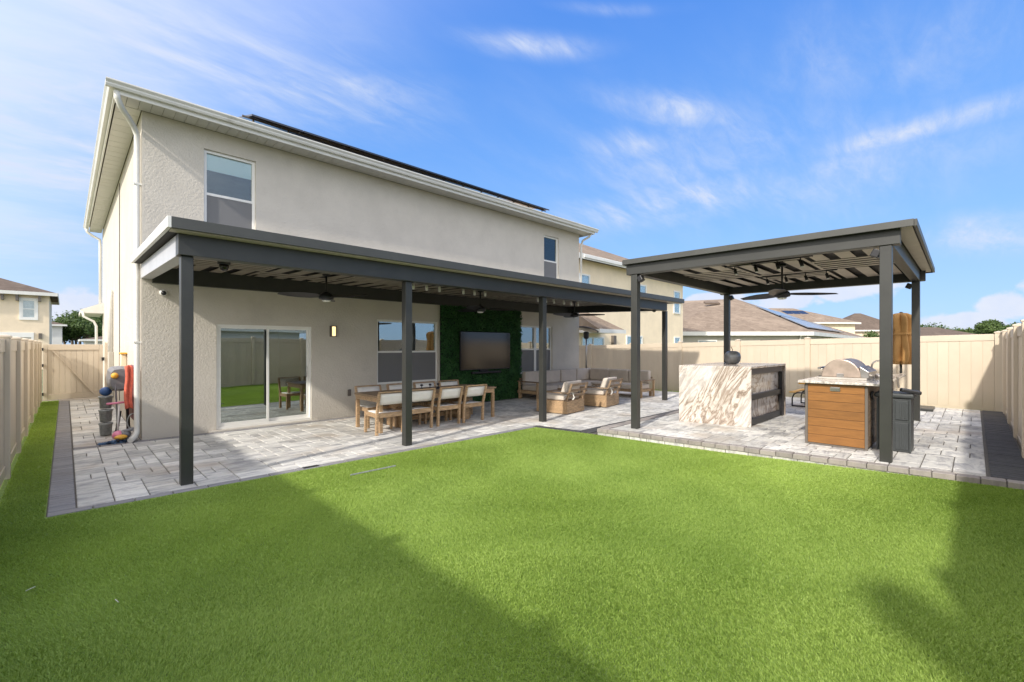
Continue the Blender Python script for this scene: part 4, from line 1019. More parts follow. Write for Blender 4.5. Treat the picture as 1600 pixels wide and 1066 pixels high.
# ------------------------------------------------------------------ outdoor kitchen
kt = thing('outdoor_kitchen', 'outdoor kitchen island with orange-brown board end and granite top', 'kitchen island', (7.85, 1.4, TZ))
KX, KX1, KY0, KY1, KZ = 7.84, 10.7, 1.02, 1.76, TZ+.90
nb_ = 7
for i in range(nb_):
    z0_ = TZ+.03+i*(KZ-TZ-.04)/nb_; z1_ = z0_+(KZ-TZ-.04)/nb_-.0035
    B(KX, KX+.02, KY0+.035, KY1-.035, z0_, z1_).build('cladding_board', M['cladding'], kt, bevel=.003)
    B(KX+.04, KX1-.02, KY0+.001, KY0+.018, z0_, z1_).build('cladding_board', M['wood_dark'], kt, bevel=.003)
    B(KX+.04, KX1-.02, KY1-.018, KY1-.001, z0_, z1_).build('cladding_board', M['cladding'], kt, bevel=.003)
B(KX+.021, KX1, KY0+.02, KY1-.02, TZ+.004, KZ-.004).build('carcass', M['dark_deck'], kt)
for y in (KY0, KY1-.033): B(KX-.004, KX+.032, y, y+.033, TZ+.004, KZ-.002).build('corner_trim', M['brown_trim'], kt, bevel=.002)
B(KX-.003, KX+.03, KY0+.034, KY1-.034, KZ-.014, KZ-.002).build('top_trim', M['brown_trim'], kt); B(KX-.003, KX+.03, KY0+.034, KY1-.034, TZ+.004, TZ+.026).build('base_trim', M['brown_trim'], kt)
B(KX-.07, KX1+.05, KY0-.16, KY1+.08, KZ, KZ+.035).build('counter_top', M['granite'], kt, bevel=.006)
hp_ = B(KX-.014, KX-.0005, 1.33, 1.45, KZ-.105, KZ-.045).build('outlet_plate', M['steel'], kt, bevel=.003)
B(KX-.022, KX-.0145, 1.345, 1.435, KZ-.095, KZ-.055).build('outlet_lid', M['steel'], kt, bevel=.003)
# grill (front faces +Y, hood end faces the lawn)
g0 = KX+.55; gz = KZ+.036
gr = thing('grill', 'stainless built-in grill with domed hood on the granite counter', 'grill', (g0+.4, 1.36, gz))
B(g0-.03, g0+.86, 1.10, 1.70, gz, gz+.03).build('base', M['sill'], gr, bevel=.004)
prof = [(1.16+.24-.0, 0)]
arc = [(1.42+.23*math.cos(a_)*1.08, gz+.03+.275*math.sin(a_)) for a_ in [math.pi*k_/16 for k_ in range(17)]]
vs = [(x_, y_, z_) for x_ in (g0, g0+.80) for y_, z_ in arc]; n_ = 17
fs = [(i, i+1, n_+i+1, n_+i) for i in range(n_-1)]+[tuple(range(n_))[::-1], tuple(range(n_, 2*n_)), (0, n_, 2*n_-1, n_-1)]
MB().add(vs, fs).build('hood', M['steel_hood'], gr, bevel=.012)
MB().hexa([(g0+.02, 1.08), (g0+.78, 1.08), (g0+.78, 1.19), (g0+.02, 1.19)], gz+.031, [gz+.12, gz+.12, gz+.20, gz+.20]).build('rear_housing', M['steel'], gr, bevel=.006)
MB().tube([(g0+.08, 1.72, gz+.16), (g0+.72, 1.72, gz+.16)], .016, 10).build('handle', M['steel'], gr)
for x_ in (g0+.1, g0+.7): MB().tube([(x_, 1.72, gz+.16), (x_, 1.64, gz+.14)], .01, 8).build('handle_bracket', M['steel'], gr)
B(g0-.012, g0-.001, 1.38, 1.47, gz+.032, gz+.09).build('side_bracket', M['steel'], gr, bevel=.003)
for i in range(4): MB().tube([(g0+.15+i*.17, 1.701, gz+.018), (g0+.15+i*.17, 1.73, gz+.018)], .02, 10).build('knob', M['black'], gr)
fa = at(1372, 587, 8.35); 
fc = thing('faucet', 'curved steel faucet at the sink behind the grill', 'faucet', (9.30, 1.10, gz))
MB().tube([(9.30, 1.16, gz), (9.30, 1.16, gz+.18)]+[(9.30, 1.16-.09+.09*math.cos(a_), gz+.18+.09*math.sin(a_)) for a_ in [math.pi*k_/8 for k_ in range(1, 9)]]+[(9.30, .98, gz+.13)], .012, 8).build('spout', M['steel'], fc)
MB().lathe([(.03, 0), (.03, .03), (.015, .05)], (9.30, 1.16, gz), 12).build('base', M['steel'], fc)
MB().tube([(9.30, 1.16, gz+.06), (9.36, 1.20, gz+.10)], .007, 6).build('lever', M['steel'], fc)
tag(MB().lathe([(.03, 0), (.032, .01), (.028, .10), (.012, .12), (.012, .15)], (9.05, 1.14, gz), 14).build('soap_bottle', M['steel']), 'small steel soap bottle beside the faucet on the granite counter', 'bottle')
tag(MB().lathe([(.05, 0), (.055, .01), (.055, .06), (.05, .065)], (8.95, 1.02, gz), 14).build('tin', M['steel']), 'low round steel tin behind the grill on the granite counter', 'tin')

# bin with panelled face
bn = thing('waste_bin', 'dark grey resin waste bin with panelled sides behind the right pavilion post', 'bin', (8.3, .76, TZ))
X0, X1_, YA, YB = 8.05, 8.50, .56, .98; zt = TZ+.80
MB().hexa([(X0+.03, YA+.03), (X1_-.03, YA+.03), (X1_-.03, YB-.03), (X0+.03, YB-.03)], TZ+.002, zt-.07).build('body', M['bin'], bn, bevel=.015)
for zc0, zc1 in ((TZ+.04, TZ+.40), (TZ+.44, zt-.10)):
    for k_ in range(2):
        B(X0+.016, X0+.0295, YA+.06+k_*.16, YA+.06+k_*.16+.135, zc0, zc1).build('side_panel', M['bin'], bn, bevel=.004)
        for q_ in range(2): B(X0+.006, X0+.0155, YA+.085+k_*.16+q_*.045, YA+.10+k_*.16+q_*.045, zc0+.03, zc1-.03).build('groove', M['bin'], bn)
for y in (YA+.03, YB-.045): B(X0+.0, X0+.0295, y, y+.018, TZ+.003, zt-.072).build('corner_rib', M['bin'], bn)
B(X0-.005, X1_+.005, YA, YB, zt-.068, zt).build('lid', M['bin'], bn, bevel=.025, seg=3)
MB().tube([(X0+.02, YB+.02, zt-.10), (X0-.03, YB+.03, zt-.04), (X0-.02, YB+.01, zt+.01)], .018, 8).build('lid_handle', M['black'], bn)
bs = thing('tool_case', 'black tool case lying on the lid of the waste bin', 'case', (8.15, .66, zt))
MB().bar((8.08, .70, zt+.05), (8.14, .50, zt+.012), .13, .05, (0, 0, 1)).build('case', M['black'], bs, bevel=.015)
MB().bar((8.10, .72, zt+.07), (8.105, .735, zt+.22), .03, .022, (0, 1, 0)).build('handle', M['brown_trim'], bs, bevel=.006)

# cantilever umbrella, closed
ux, uy = 12.55, 1.08
um = thing('cantilever_umbrella', 'closed tan canvas umbrella hanging between the right pavilion posts', 'umbrella', (ux, uy, TZ))
def rip(th, z):
    f_ = abs(math.cos(3.5*th+.35*math.sin(z*3)))
    dp = min(.66, .26+1.0*abs(z-1.78))
    return 1.10-dp+dp*f_**.8+.05*math.cos(12*th+3*z)
MB().lathe([(.05, 1.20), (.16, 1.17), (.215, 1.26), (.225, 1.40), (.195, 1.60), (.160, 1.78), (.185, 1.90), (.205, 2.04), (.20, 2.13), (.165, 2.20), (.10, 2.24), (.03, 2.25)], (ux, uy, 0), 140, rip).build('canopy', M['canvas'], um)
MB().lathe([(.178, 1.78), (.182, 1.80), (.180, 1.83)], (ux, uy, 0), 40, rip).build('tie_strap', M['canvas'], um)
MB().tube([(ux, uy, .98), (ux, uy, 1.18)], .022, 8).build('inner_pole', M['metal'], um)
mx0 = (13.9, .93)
MB().tube([(*mx0, TZ), (*mx0, 2.1), (ux, uy, 2.24)], .035, 8).build('mast', M['metal'], um)
B(mx0[0]-.35, mx0[0]+.35, mx0[1]-.3, mx0[1]+.3, TZ, TZ+.06).build('base', M['metal'], um, bevel=.01)

# children's picnic table
pc = thing('kids_picnic_table', 'small yellow and black picnic table between the bar and the kitchen island', 'picnic table', (12.6, 2.6, TZ))
B(12.3, 13.3, 2.22, 2.90, TZ+.55, TZ+.58).build('table_top', M['yellow'], pc, bevel=.008)
for y in (2.96, 1.84): B(12.25, 13.3, y, y+.12, TZ+.34, TZ+.365).build('bench', M['yellow'], pc, bevel=.008)
for x in (12.4, 13.2):
    for y in (2.62, 2.78): MB().tube([(x, y, TZ+.01), (x, y, TZ+.55)], .015, 8).build('leg', M['black'], pc)
    MB().tube([(x, 3.05, TZ+.01), (x, 3.05, TZ+.20), (x, 3.01, TZ+.30), (x, 2.94, TZ+.335), (x, 1.95, TZ+.335), (x, 1.87, TZ+.31), (x, 1.83, TZ+.20), (x, 1.83, TZ+.01)], .015, 8).build('leg', M['black'], pc)
    MB().tube([(x, 3.05, TZ+.02), (x, 1.83, TZ+.02)], .015, 8).build('foot_bar', M['black'], pc)

# ------------------------------------------------------------------ toys and tools by the left corner
GR = 'toys heaped beside the side wall'
hr = thing('toy_cart_body', 'grey moulded plastic shell with a yellow ball, leaning on the side wall', 'toy', (.72, 10.3, 0))
vs = []; ring = []
for i, yy in enumerate((10.0, 10.12, 10.45, 10.62)):
    sc_ = (.75, 1, 1, .8)[i]
    for k_ in range(12):
        a_ = 2*math.pi*k_/12; vs.append((.67+.17*sc_*math.copysign(abs(math.cos(a_))**.6, math.cos(a_)), yy, 1.0+.21*sc_*math.copysign(abs(math.sin(a_))**.6, math.sin(a_))))
fs = [(i*12+k_, i*12+(k_+1) % 12, (i+1)*12+(k_+1) % 12, (i+1)*12+k_) for i in range(3) for k_ in range(12)]+[tuple(range(12)), tuple(range(36, 48))[::-1]]
MB().add(vs, fs).build('shell', M['grey_plastic'], hr, bevel=.01)
MB().ball((.585, 9.97, 1.06), .05).build('ball', M['yellow'], hr)
MB().tube([(.60, 10.02, .98), (.60, 10.0, .80), (.64, 10.1, .0)], .014, 6).build('support_rod', M['grey_plastic'], hr)
MB().tube([(.78, 10.5, .80), (.80, 10.5, .0)], .03, 6).build('support_leg', M['black'], hr)
tag(MB().box(.80, .885, 9.80, 10.55, .30, 1.22).build('maroon_board', M['maroon'], bevel=.05), 'maroon plastic panel standing against the side wall behind the towel', 'panel')
tw = []
for j in range(10):
    for i in range(5):
        f_ = j/9; g_ = i/4; tw.append((.70+.09*g_+.01*math.sin(f_*7), 9.72-.03*math.sin(g_*9)-.02*f_, 1.22-.70*f_+.02*math.sin(g_*3)))
o = MB().add(tw, [(5*j+i, 5*j+i+1, 5*j+i+6, 5*j+i+5) for j in range(9) for i in range(4)], True).build('towel', M['red']); sd = o.modifiers.new('t', 'SOLIDIFY'); sd.thickness = .015
tag(o, 'coral red towel hanging beside the white downspout', 'towel')
st_ = thing('storage_tower', 'stack of grey plastic baskets by the side wall', 'storage baskets', (.52, 10.35, 0))
for i in range(3): MB().lathe([(.075, 0), (.088, .18), (.10, .185), (.10, .21), (.09, .21), (.078, .02)], (.50, 10.5, .02+i*.23), 20).build('basket', M['basket'], st_)
tag(MB().ball((.50, 10.5, .77), .085, 14, (1, 1, .9)).build('blue_ball', M['blue']), 'dark blue ball on top of the grey basket stack', 'ball')
sk = thing('scooter', 'pink child scooter leaning among the toys', 'scooter', (.62, 9.95, 0))
MB().tube([(.62, 9.98, .10), (.64, 9.95, .58)], .014, 8).build('steering_pole', M['white'], sk)
MB().tube([(.48, 9.95, .60), (.78, 9.93, .62)], .018, 8).build('handlebar', M['pink'], sk)
MB().bar((.62, 9.98, .08), (.66, 10.3, .08), .10, .02).build('deck', M['pink'], sk, bevel=.006)
for y in (9.93, 10.34): MB().tube([(.60, y, .05), (.635, y, .05)], .05, 14).build('wheel', M['grey_plastic'], sk)
hl = thing('toy_helmet', 'pink and grey child helmet on the ground near the downspout', 'helmet', (.66, 9.74, 0))
MB().ball((.62, 9.76, .10), .085, 12, (1, 1.2, .9)).build('shell', M['pink'], hl); MB().ball((.70, 9.74, .11), .08, 12, (1, 1.1, 1)).build('liner', M['grey_plastic'], hl)
rc = thing('toy_truck', 'yellow toy truck with dark wheels on the blue netting', 'toy truck', (.64, 9.60, 0))
MB().ball((.64, 9.62, .085), .07, 12, (1.2, 1, .6)).build('body', M['yellow'], rc)
for x, y in ((.58, 9.57), (.70, 9.57), (.58, 9.68), (.70, 9.68)): MB().tube([(x, y, .045), (x+.03, y, .045)], .035, 10).build('wheel', M['black'], rc)
k = 900; th = RNG.random(k)*2*np.pi; rr = np.sqrt(RNG.random(k)); 
P = np.stack([.58+rr*np.cos(th)*.22, 9.60+rr*np.sin(th)*.10, .01+RNG.random(k)*.05*(1-rr)], 1)
nt_ = leaves('blue_netting', P, np.array([0, 0, 1.0]), .022, M['camo'], None, RNG.random(k), kind=None, jit=.6); tag(nt_, 'crumpled blue patterned netting on the pavers under the toy truck', 'netting')
hs = thing('garden_tools', 'dark hand tools and grey hose ends by the downspout foot', 'tools', (.74, 9.8, 0))
MB().bar((.68, 9.70, .16), (.86, 9.68, .21), .06, .05).build('blower_tube', M['grey_plastic'], hs, bevel=.015)
MB().tube([(.60, 10.05, .02), (.66, 10.1, .46)], .022, 8).build('dark_handle', M['black'], hs)
b = MB(); b.tube([(.80+.07*math.cos(a_), 9.80+.02*math.sin(a_*2), .30+.13*math.sin(a_)) for a_ in [k_*.4 for k_ in range(30)]], .009, 6); b.build('hose_loop', M['basket'], hs)
MB().tube([(.70, 9.72, .02), (.75, 9.70, .10), (.80, 9.72, .02)], .008, 6).build('wire_hoop', M['white'], hs)
hb = thing('hose_bib_holder', 'cream and green hose holder on the side wall above the toys', 'hose holder', (.85, 12.2, 1.2))
B(.80, .898, 12.1, 12.35, 1.02, 1.38).build('body', M['nb_cream'], hb, bevel=.02); B(.79, .91, 12.05, 12.4, 1.385, 1.42).build('lid', M['yellow'], hb, bevel=.01)
tag(B(on_z(590, 736).x-.35, on_z(590, 736).x+.25, on_z(590, 736).y-.006, on_z(590, 736).y+.006, .012, .026).build('turf_seam_strip', M['basket']), 'thin pale strip showing in the turf seam near the patio edge', 'edging strip')
for i, (px, py, a_) in enumerate(((40, 932, .6), (185, 950, 1.8))):
    p = on_z(px, py); tag(MB().bar((p.x, p.y, .034), (p.x+.05*math.cos(a_), p.y+.05*math.sin(a_), .036), .003, .002).build('straw', M['sling']), ('pale straw lying on the turf near the left edge of the picture', 'pale upright straw on the turf right of the other straw')[i], 'straw')

# ------------------------------------------------------------------ neighbouring houses
def prism_house(root, corners, z0, z1, m):
    """walls over a footprint, each wall a part"""
    n_ = len(corners)
    for i in range(n_):
        a, b_ = Vector(corners[i]), Vector(corners[(i+1) % n_]); d = (b_-a).normalized(); nn = Vector((d.y, -d.x))
        b_ = b_-d*.201
        MB().hexa([(v.x, v.y) for v in [a, b_, b_-nn*.2, a-nn*.2]], z0, z1-(.001*i)).build('wall', m, root)
def hip_roof(root, corners, ze, ridge, m, over=.4, fascia=True):
    """corners: 4 xy (counter-clockwise), ridge: two 3D points; planes 0-1 and 2-3 are the long ones"""
    c = sum((Vector(p) for p in corners), Vector((0, 0)))/4
    q = []
    for i in range(4):
        p = Vector(corners[i]); e1 = (p-Vector(corners[i-1])).normalized(); e2 = (p-Vector(corners[(i+1) % 4])).normalized(); o_ = p+(e1+e2)*over; q.append(o_)
    vs = [(p.x, p.y, ze) for p in q]+[tuple(ridge[0]), tuple(ridge[1])]
    MB().add(vs, [(0, 1, 5, 4), (1, 2, 5), (2, 3, 4, 5), (3, 0, 4), (3, 2, 1, 0)]).build('roof', m, root)
    for i in range(4):
        a, b_ = q[i], q[(i+1) % 4]; d = (b_-a).normalized(); nn = Vector((d.y, -d.x))
        MB().hexa([(v.x, v.y) for v in [a, b_, b_+nn*.04, a+nn*.04]], ze-.22, ze+.02-(.001*i)).build('fascia', M['gutter'], root)
    return q
def face_window(root, a, b_, z0, z1, Yn, split=True, curtain=True, name='window', frame='white'):
    """window on a wall plane: a, b_ xy of its ends, Yn outward normal xy"""
    a = Vector(a); b_ = Vector(b_); n2 = Vector(Yn)
    d = (b_-a).normalized(); fw = .07
    def slab(s0, s1, zz0, zz1, o0, o1, m, nm, par):
        q = [a+d*s0+n2*o0, a+d*s1+n2*o0, a+d*s1+n2*o1, a+d*s0+n2*o1]; return MB().hexa([(v.x, v.y) for v in q], zz0, zz1).build(nm, m, par)
    L = (b_-a).length; f = MB()
    for (s0, s1, zz0, zz1) in ((0, fw, z0, z1), (L-fw, L, z0, z1), (fw, L-fw, z1-fw, z1), (fw, L-fw, z0, z0+fw))+(((fw, L-fw, (z0+z1)/2-.03, (z0+z1)/2+.03),) if split else ((L/2-.04, L/2+.04, z0+fw, z1-fw),)):
        q = [a+d*s0+n2*.001, a+d*s1+n2*.001, a+d*s1+n2*.05, a+d*s0+n2*.05]; f.hexa([(v.x, v.y) for v in q], zz0, zz1)
    w = f.build(name, M[frame], root)
    slab(fw, L-fw, z0+fw, z1-fw, .024, .028, M['glass_far'], 'pane', w)
    slab(fw, L-fw, z0+fw, z1-fw, .003, .008, M['curtain'] if curtain else M['interior'], 'curtain', w)
    return w
# N1: cream two-storey house beyond the far fence
n1 = thing('neighbour_house', 'cream two-storey house beyond the far fence, right of the near house', 'house', (16.6, 12.9, -.2))
NY = 12.9
xr = on_y(1067, 445, NY).x; x1l = 16.6; ez = 5.62
cs_ = [(x1l, NY), (xr, NY), (xr, NY+10), (x1l, NY+10)]
prism_house(n1, cs_, -.25, ez, M['nb_cream'])
hip_roof(n1, cs_, ez+.12, ((x1l+1.8, NY+5, 8.4), (x1l+2.2, NY+5, 8.4)), M['shingle'], .45)
def w_on(px0, px1, py0, py1, root, Y, **k):
    a = on_y(px0, py0, Y); c = on_y(px1, py1, Y); a2 = on_y(px0, py1, Y)
    return face_window(root, (a.x, Y), (c.x, Y), min(c.z, a2.z), max(a.z, on_y(px1, py0, Y).z), (0, -1), **k)
for (a_, b_, c_, d_) in ((903, 921, 421, 446), (998, 1009, 438, 468), (1052, 1062, 450, 487)):
    p = on_y(a_, c_, NY); q = on_y(b_, d_, NY); face_window(n1, (p.x, NY), (q.x, NY), 3.55, 4.95, (0, -1))
for (a_, b_) in ((978, 1003), (1053, 1062)):
    p = on_y(a_, 530, NY); q = on_y(b_, 530, NY); face_window(n1, (p.x, NY), (q.x, NY), .9, 2.12, (0, -1))
p = on_y(908, 530, NY); q = on_y(943, 530, NY); face_window(n1, (max(p.x, 16.75), NY), (q.x, NY), 0, 2.0, (0, -1), split=False, name='sliding_door')
p = on_y(957, 528, NY); lb = MB().box(p.x-.12, p.x+.12, NY-.16, NY-.001, 1.62, 2.08).build('wall_lantern', M['brown_trim'], n1)
p = on_y(903, 512, NY-1.2); q = on_y(962, 512, NY-1.2)
xa, xb = 16.65, q.x+.5
pr = MB(); pr.add([(xa, NY-1.4, 2.30), (xb, NY-1.4, 2.30), (xb, NY-.002, 2.36), (xa, NY-.002, 2.36), (xa+.0, NY-.002, 3.15), (xb-1.0, NY-.002, 3.15)], [(0, 1, 5, 4), (1, 2, 5), (0, 4, 3), (3, 2, 1, 0), (2, 3, 4, 5)]); pr.build('porch_roof', M['shingle'], n1)
B(xa, xb, NY-1.45, NY-1.401, 2.14, 2.31).build('porch_fascia', M['gutter'], n1)
B(xa, xb, NY-1.39, NY-.01, 2.16, 2.295).build('porch_soffit', M['gutter'], n1)
MB().bar((x1l+.2, NY-.49, ez+.03), (xr+.3, NY-.49, ez+.03), .1, .12).build('gutter', M['gutter'], n1)
p = Vector((x1l+1.0, NY+1.4, 6.45)); 
for i in range(2): 
    q = [(x1l+.6+i*1.3, NY+1.8), (x1l+1.8+i*1.3, NY+1.8), (x1l+1.8+i*1.3, NY+3.3), (x1l+.6+i*1.3, NY+3.3)]
    zz = [6.75, 6.75, 7.45, 7.45]; MB().hexa(q, zz, [z+.05 for z in zz]).build('solar_panel', M['solar'], n1)

# N2: single-storey house with brown hip roof and solar panels lightened by painted glare
def gp(px, py, D): p = at(px, py, D); return p
A_ = gp(1040, 519, 33); B_ = gp(1262, 518, 33); C_ = gp(1352, 529, 58); D_ = gp(1190, 529, 58)
n2 = thing('neighbour_house', 'single-storey house with broad brown hip roof and bright solar panels beyond the fence', 'house', (A_.x, A_.y, -.2))
cs_ = [(p.x, p.y) for p in (A_, B_, C_, D_)]
ar = sum(cs_[i][0]*cs_[(i+1) % 4][1]-cs_[(i+1) % 4][0]*cs_[i][1] for i in range(4))
ez2 = 2.45
prism_house(n2, cs_, -.25, ez2, M['nb_grey'])
P1 = gp(1149, 467, 41); P2 = gp(1262, 497, 52)
P1 = gp(1149, 467, 41); P2 = gp(1215, 488, 52)
c_ = [Vector(p) for p in cs_]
qq = hip_roof(n2, cs_, ez2+.1, ((P1.x, P1.y, P1.z), (P2.x, P2.y, P2.z)), M['shingle'], .5) if False else None
q = []
for i in range(4):
    p = c_[i]; e1 = (p-c_[i-1]).normalized(); e2 = (p-c_[(i+1) % 4]).normalized(); q.append(p+(e1+e2)*.5)
ze2 = ez2+.12
PL = at(1010, 473, 46)
vs = [(p.x, p.y, ze2) for p in q]+[tuple(P1), tuple(P2), tuple(PL)]
MB().add(vs, [(0, 1, 4, 6), (1, 2, 5, 4), (2, 3, 5), (3, 0, 6), (3, 6, 4, 5), (3, 2, 1, 0)]).build('roof', M['shingle'], n2)
for i in range(4):
    a, b_ = q[i], q[(i+1) % 4]; d = (b_-a).normalized(); nn = Vector((d.y, -d.x))
    MB().hexa([(v.x, v.y) for v in [a, b_, b_+nn*.05, a+nn*.05]], ze2-.26, ze2+.02-(.001*i)).build('fascia', M['gutter'], n2)
# panels on plane (1,2,5,4)
O = Vector(vs[1]); U_ = Vector(vs[2])-O; V1 = Vector(vs[4])-O; V2 = Vector(vs[5])-O
nrm = U_.cross(V1).normalized(); nrm = nrm if nrm.z > 0 else -nrm
def rp_(s_, t_): return O+U_*s_*(1-t_)+(V1+(V2-V1)*s_)*t_+U_*0+nrm*.12
def rp_(s_, t_):
    lo_ = O+U_*s_; hi = Vector(vs[4]).lerp(Vector(vs[5]), s_); return lo_.lerp(hi, t_)+nrm*.12
for i in range(5):
    for j in range(2):
        s0 = .04+i*.105; t0 = .10+j*.33
        if i == 4 and j == 1: continue
        q4 = [rp_(s0, t0), rp_(s0+.10, t0), rp_(s0+.10, t0+.31), rp_(s0, t0+.31)]
        b = MB(); b.add([tuple(p-nrm*.06) for p in q4]+[tuple(p) for p in q4], [(3, 2, 1, 0), (4, 5, 6, 7)]+[(k_, (k_+1) % 4, 4+(k_+1) % 4, 4+k_) for k_ in range(4)]); b.build('solar_panel', M['solar_glare'] if i < 3 else M['solar'], n2)
e_ = (Vector(vs[1])-Vector(vs[0])); n_f = e_.cross(P1-Vector(vs[0])).normalized(); n_f = n_f if n_f.z > 0 else -n_f
r_ = ray(1112, 475); t_ = (Vector(vs[0])-Vector((0, 0, EYE))).dot(n_f)/r_.dot(n_f); vt = r_*t_+Vector((0, 0, EYE))+n_f*.08; e_ = e_.normalized()
MB().bar(vt-e_*.62, vt+e_*.62, .5, .14, n_f).build('roof_vent', M['shingle2'], n2)
def on_seg(p, q_, px):  # point of the wall line p-q_ seen in photo column px
    r_ = ray(px, Y0); best = None
    d = Vector((q_[0]-p[0], q_[1]-p[1])); den = r_.x*d.y-r_.y*d.x
    tt = (p[0]*d.y-p[1]*d.x)/den; return (r_.x*tt, r_.y*tt)
d01 = (c_[1]-c_[0]).normalized(); n01 = Vector((d01.y, -d01.x)); n01 = n01 if n01.dot(-c_[0]) > 0 else -n01
def nbwin(px0, px1, z0, z1, **k):
    a = on_seg(cs_[0], cs_[1], px0); b_ = on_seg(cs_[0], cs_[1], px1); face_window(n2, a, b_, z0, z1, n01, **k)
nbwin(1188, 1244, .9, 2.0, split=False, curtain=False, frame='brown_trim'); nbwin(1090, 1120, .9, 2.0)
a = on_seg(cs_[0], cs_[1], 1249); MB().tube([(a[0]+n01.x*.4, a[1]+n01.y*.4, 2.45), (a[0]+n01.x*.1, a[1]+n01.y*.1, 2.2), (a[0]+n01.x*.1, a[1]+n01.y*.1, 0)], .06, 8).build('downspout', M['gutter'], n2)

def simple_house(label, base, w, dpt, ang, ez_, rh, wm, rm, over=.5, rl=None, wins=()):
    """hip-roofed house; base = near corner-centre xy, w along local x, dpt along local y"""
    t = thing('neighbour_house', label, 'house', (base[0], base[1], -.2))
    ca, sa = math.cos(ang), math.sin(ang)
    def tr(x, y): return (base[0]+x*ca-y*sa, base[1]+x*sa+y*ca)
    cc = [tr(-w/2, 0), tr(w/2, 0), tr(w/2, dpt), tr(-w/2, dpt)]
    prism_house(t, cc, -.25, ez_, wm)
    k_ = min(dpt/2, w/2-.2) if rl is None else (w-rl)/2
    a = tr(-w/2+k_, dpt/2); b_ = tr(w/2-k_, dpt/2)
    hip_roof(t, cc, ez_+.1, ((*a, ez_+.1+rh), (*b_, ez_+.1+rh)), rm, over)
    for (x0, x1, z0, z1) in wins:
        nrm2 = Vector(tr(0, -1))-Vector(tr(0, 0)); face_window(t, tr(x0, 0), tr(x1, 0), z0, z1, nrm2)
    return t, tr
face = -R(90)+AZ   # a wall square to the camera axis
face = math.atan2(-CA, SA)
# N3 behind N2, its own small solar array
p = gp(1262, 505, 66)
n3, tr3 = simple_house('brown-roofed house behind the solar panel house, with a small dark solar array', (p.x, p.y), 15, 11, face+R(6), 4.9, 2.5, M['nb_cream'], M['shingle'])
for i in range(3):
    a, b_ = tr3(-1.0+i*1.25, 1.6), tr3(.15+i*1.25, 1.6); c2, d2 = tr3(.15+i*1.25, 4.2), tr3(-1.0+i*1.25, 4.2)
    zz = [5.72, 5.72, 6.95, 6.95]; MB().hexa([a, b_, c2, d2], zz, [z+.08 for z in zz]).build('solar_panel', M['solar'], n3)
p = gp(1365, 530, 78); simple_house('distant tan two-storey house with brown roof left of the right pavilion post', (p.x, p.y), 10, 9, face-R(8), 4.2, 3.2, M['nb_yellow'], M['shingle2'], wins=((-1.0, .2, 1.6, 3.2), (1.6, 2.8, 1.6, 3.2)))
p = gp(1503, 530, 62); simple_house('low house whose brown roof shows over the fence at far right', (p.x, p.y), 11.5, 10, face+R(4), 2.35, 1.9, M['nb_white'], M['shingle2'], rl=3.2)
p = gp(1330, 530, 95); simple_house('small far cream house in the gap between the brown roofs', (p.x, p.y), 9, 9, face, 4.4, 1.8, M['nb_yellow'], M['shingle'])
# left: cream house beyond the side gate
LY = 48.7; lc = on_y(77, 470, LY).x
nl = thing('neighbour_house', 'cream two-storey house at the left edge with white window surround and garage', 'house', (lc, LY, -.2))
cs_ = [(lc-14, LY), (lc, LY), (lc, LY+9), (lc-14, LY+9)]
prism_house(nl, cs_, -.25, 5.35, M['nb_yellow'])
hip_roof(nl, cs_, 5.5, ((lc-9.5, LY+4.5, 7.4), (lc-4.5, LY+4.5, 7.4)), M['shingle2'], .45)
def ww(px0, px1, z0, z1, pad=.0, **k):
    a = on_y(px0, 500, LY).x; b_ = on_y(px1, 500, LY).x
    if pad:
        f = MB()
        for (s0, s1, a0, a1) in ((a-pad, a-.001, z0-pad, z1+pad), (b_+.001, b_+pad, z0-pad, z1+pad), (a-.001, b_+.001, z1+.001, z1+pad), (a-.001, b_+.001, z0-pad, z0-.001)): f.box(s0, s1, LY-.06, LY-.001, a0, a1)
        f.build('window_surround', M['white'], nl)
    face_window(nl, (a, LY), (b_, LY), z0, z1, (0, -1), **k)
ww(34, 55.5, 3.6, 4.95, pad=.13)
a = on_y(15, 530, LY).x; b_ = on_y(49, 530, LY).x
f = MB(); f.box(a-.5, a, LY-.05, LY-.001, 0, 2.2); f.box(b_, b_+.13, LY-.05, LY-.001, 0, 2.2); f.box(a-.5, b_+.13, LY-.055, LY-.001, 2.201, 2.55); f.build('garage_surround', M['white'], nl)
B(a, b_, LY-.03, LY-.002, 0, 2.199).build('garage_door', M['nb_grey'], nl)
for px in (4, 27, 62): x = on_y(px, 470, LY).x; B(x-.07, x+.07, LY-.4, LY-.002, 4.85, 5.25).build('corbel', M['brown_trim'], nl)
x = on_y(63, 528, LY).x; B(x-.09, x+.09, LY-.15, LY-.002, 2.1, 2.5).build('wall_lantern', M['brown_trim'], nl)
p = gp(84, 531, 62); t, _ = simple_house('narrow white house just behind the cream house at the left edge', (p.x-6.2, p.y+6), 14, 9, 0, 4.6, 1.6, M['nb_white'], M['shingle2'])
p = gp(150, 531, 58); simple_house('small pale house seen just above the side gate', (p.x+3.0, p.y), 8.0, 8, 0, 2.3, .9, M['nb_white'], M['shingle2'])
# houses behind the camera, seen only in the window reflections
for (x, y, lab, wm, rm) in ((-6.5, -26, 'grey-roofed house behind the yard, seen in the glass door reflection', M['nb_grey'], M['shingle2']), (9.5, -26, 'brown-roofed house behind the yard, seen in the window reflections', M['nb_white'], M['shingle'])):
    simple_house(lab, (x, y), 13, 9, math.pi, 2.9, 2.3, wm, rm, wins=((-4.5, -3, .9, 2.2), (-1.0, 1.0, .1, 2.2), (3, 4.5, .9, 2.2)))

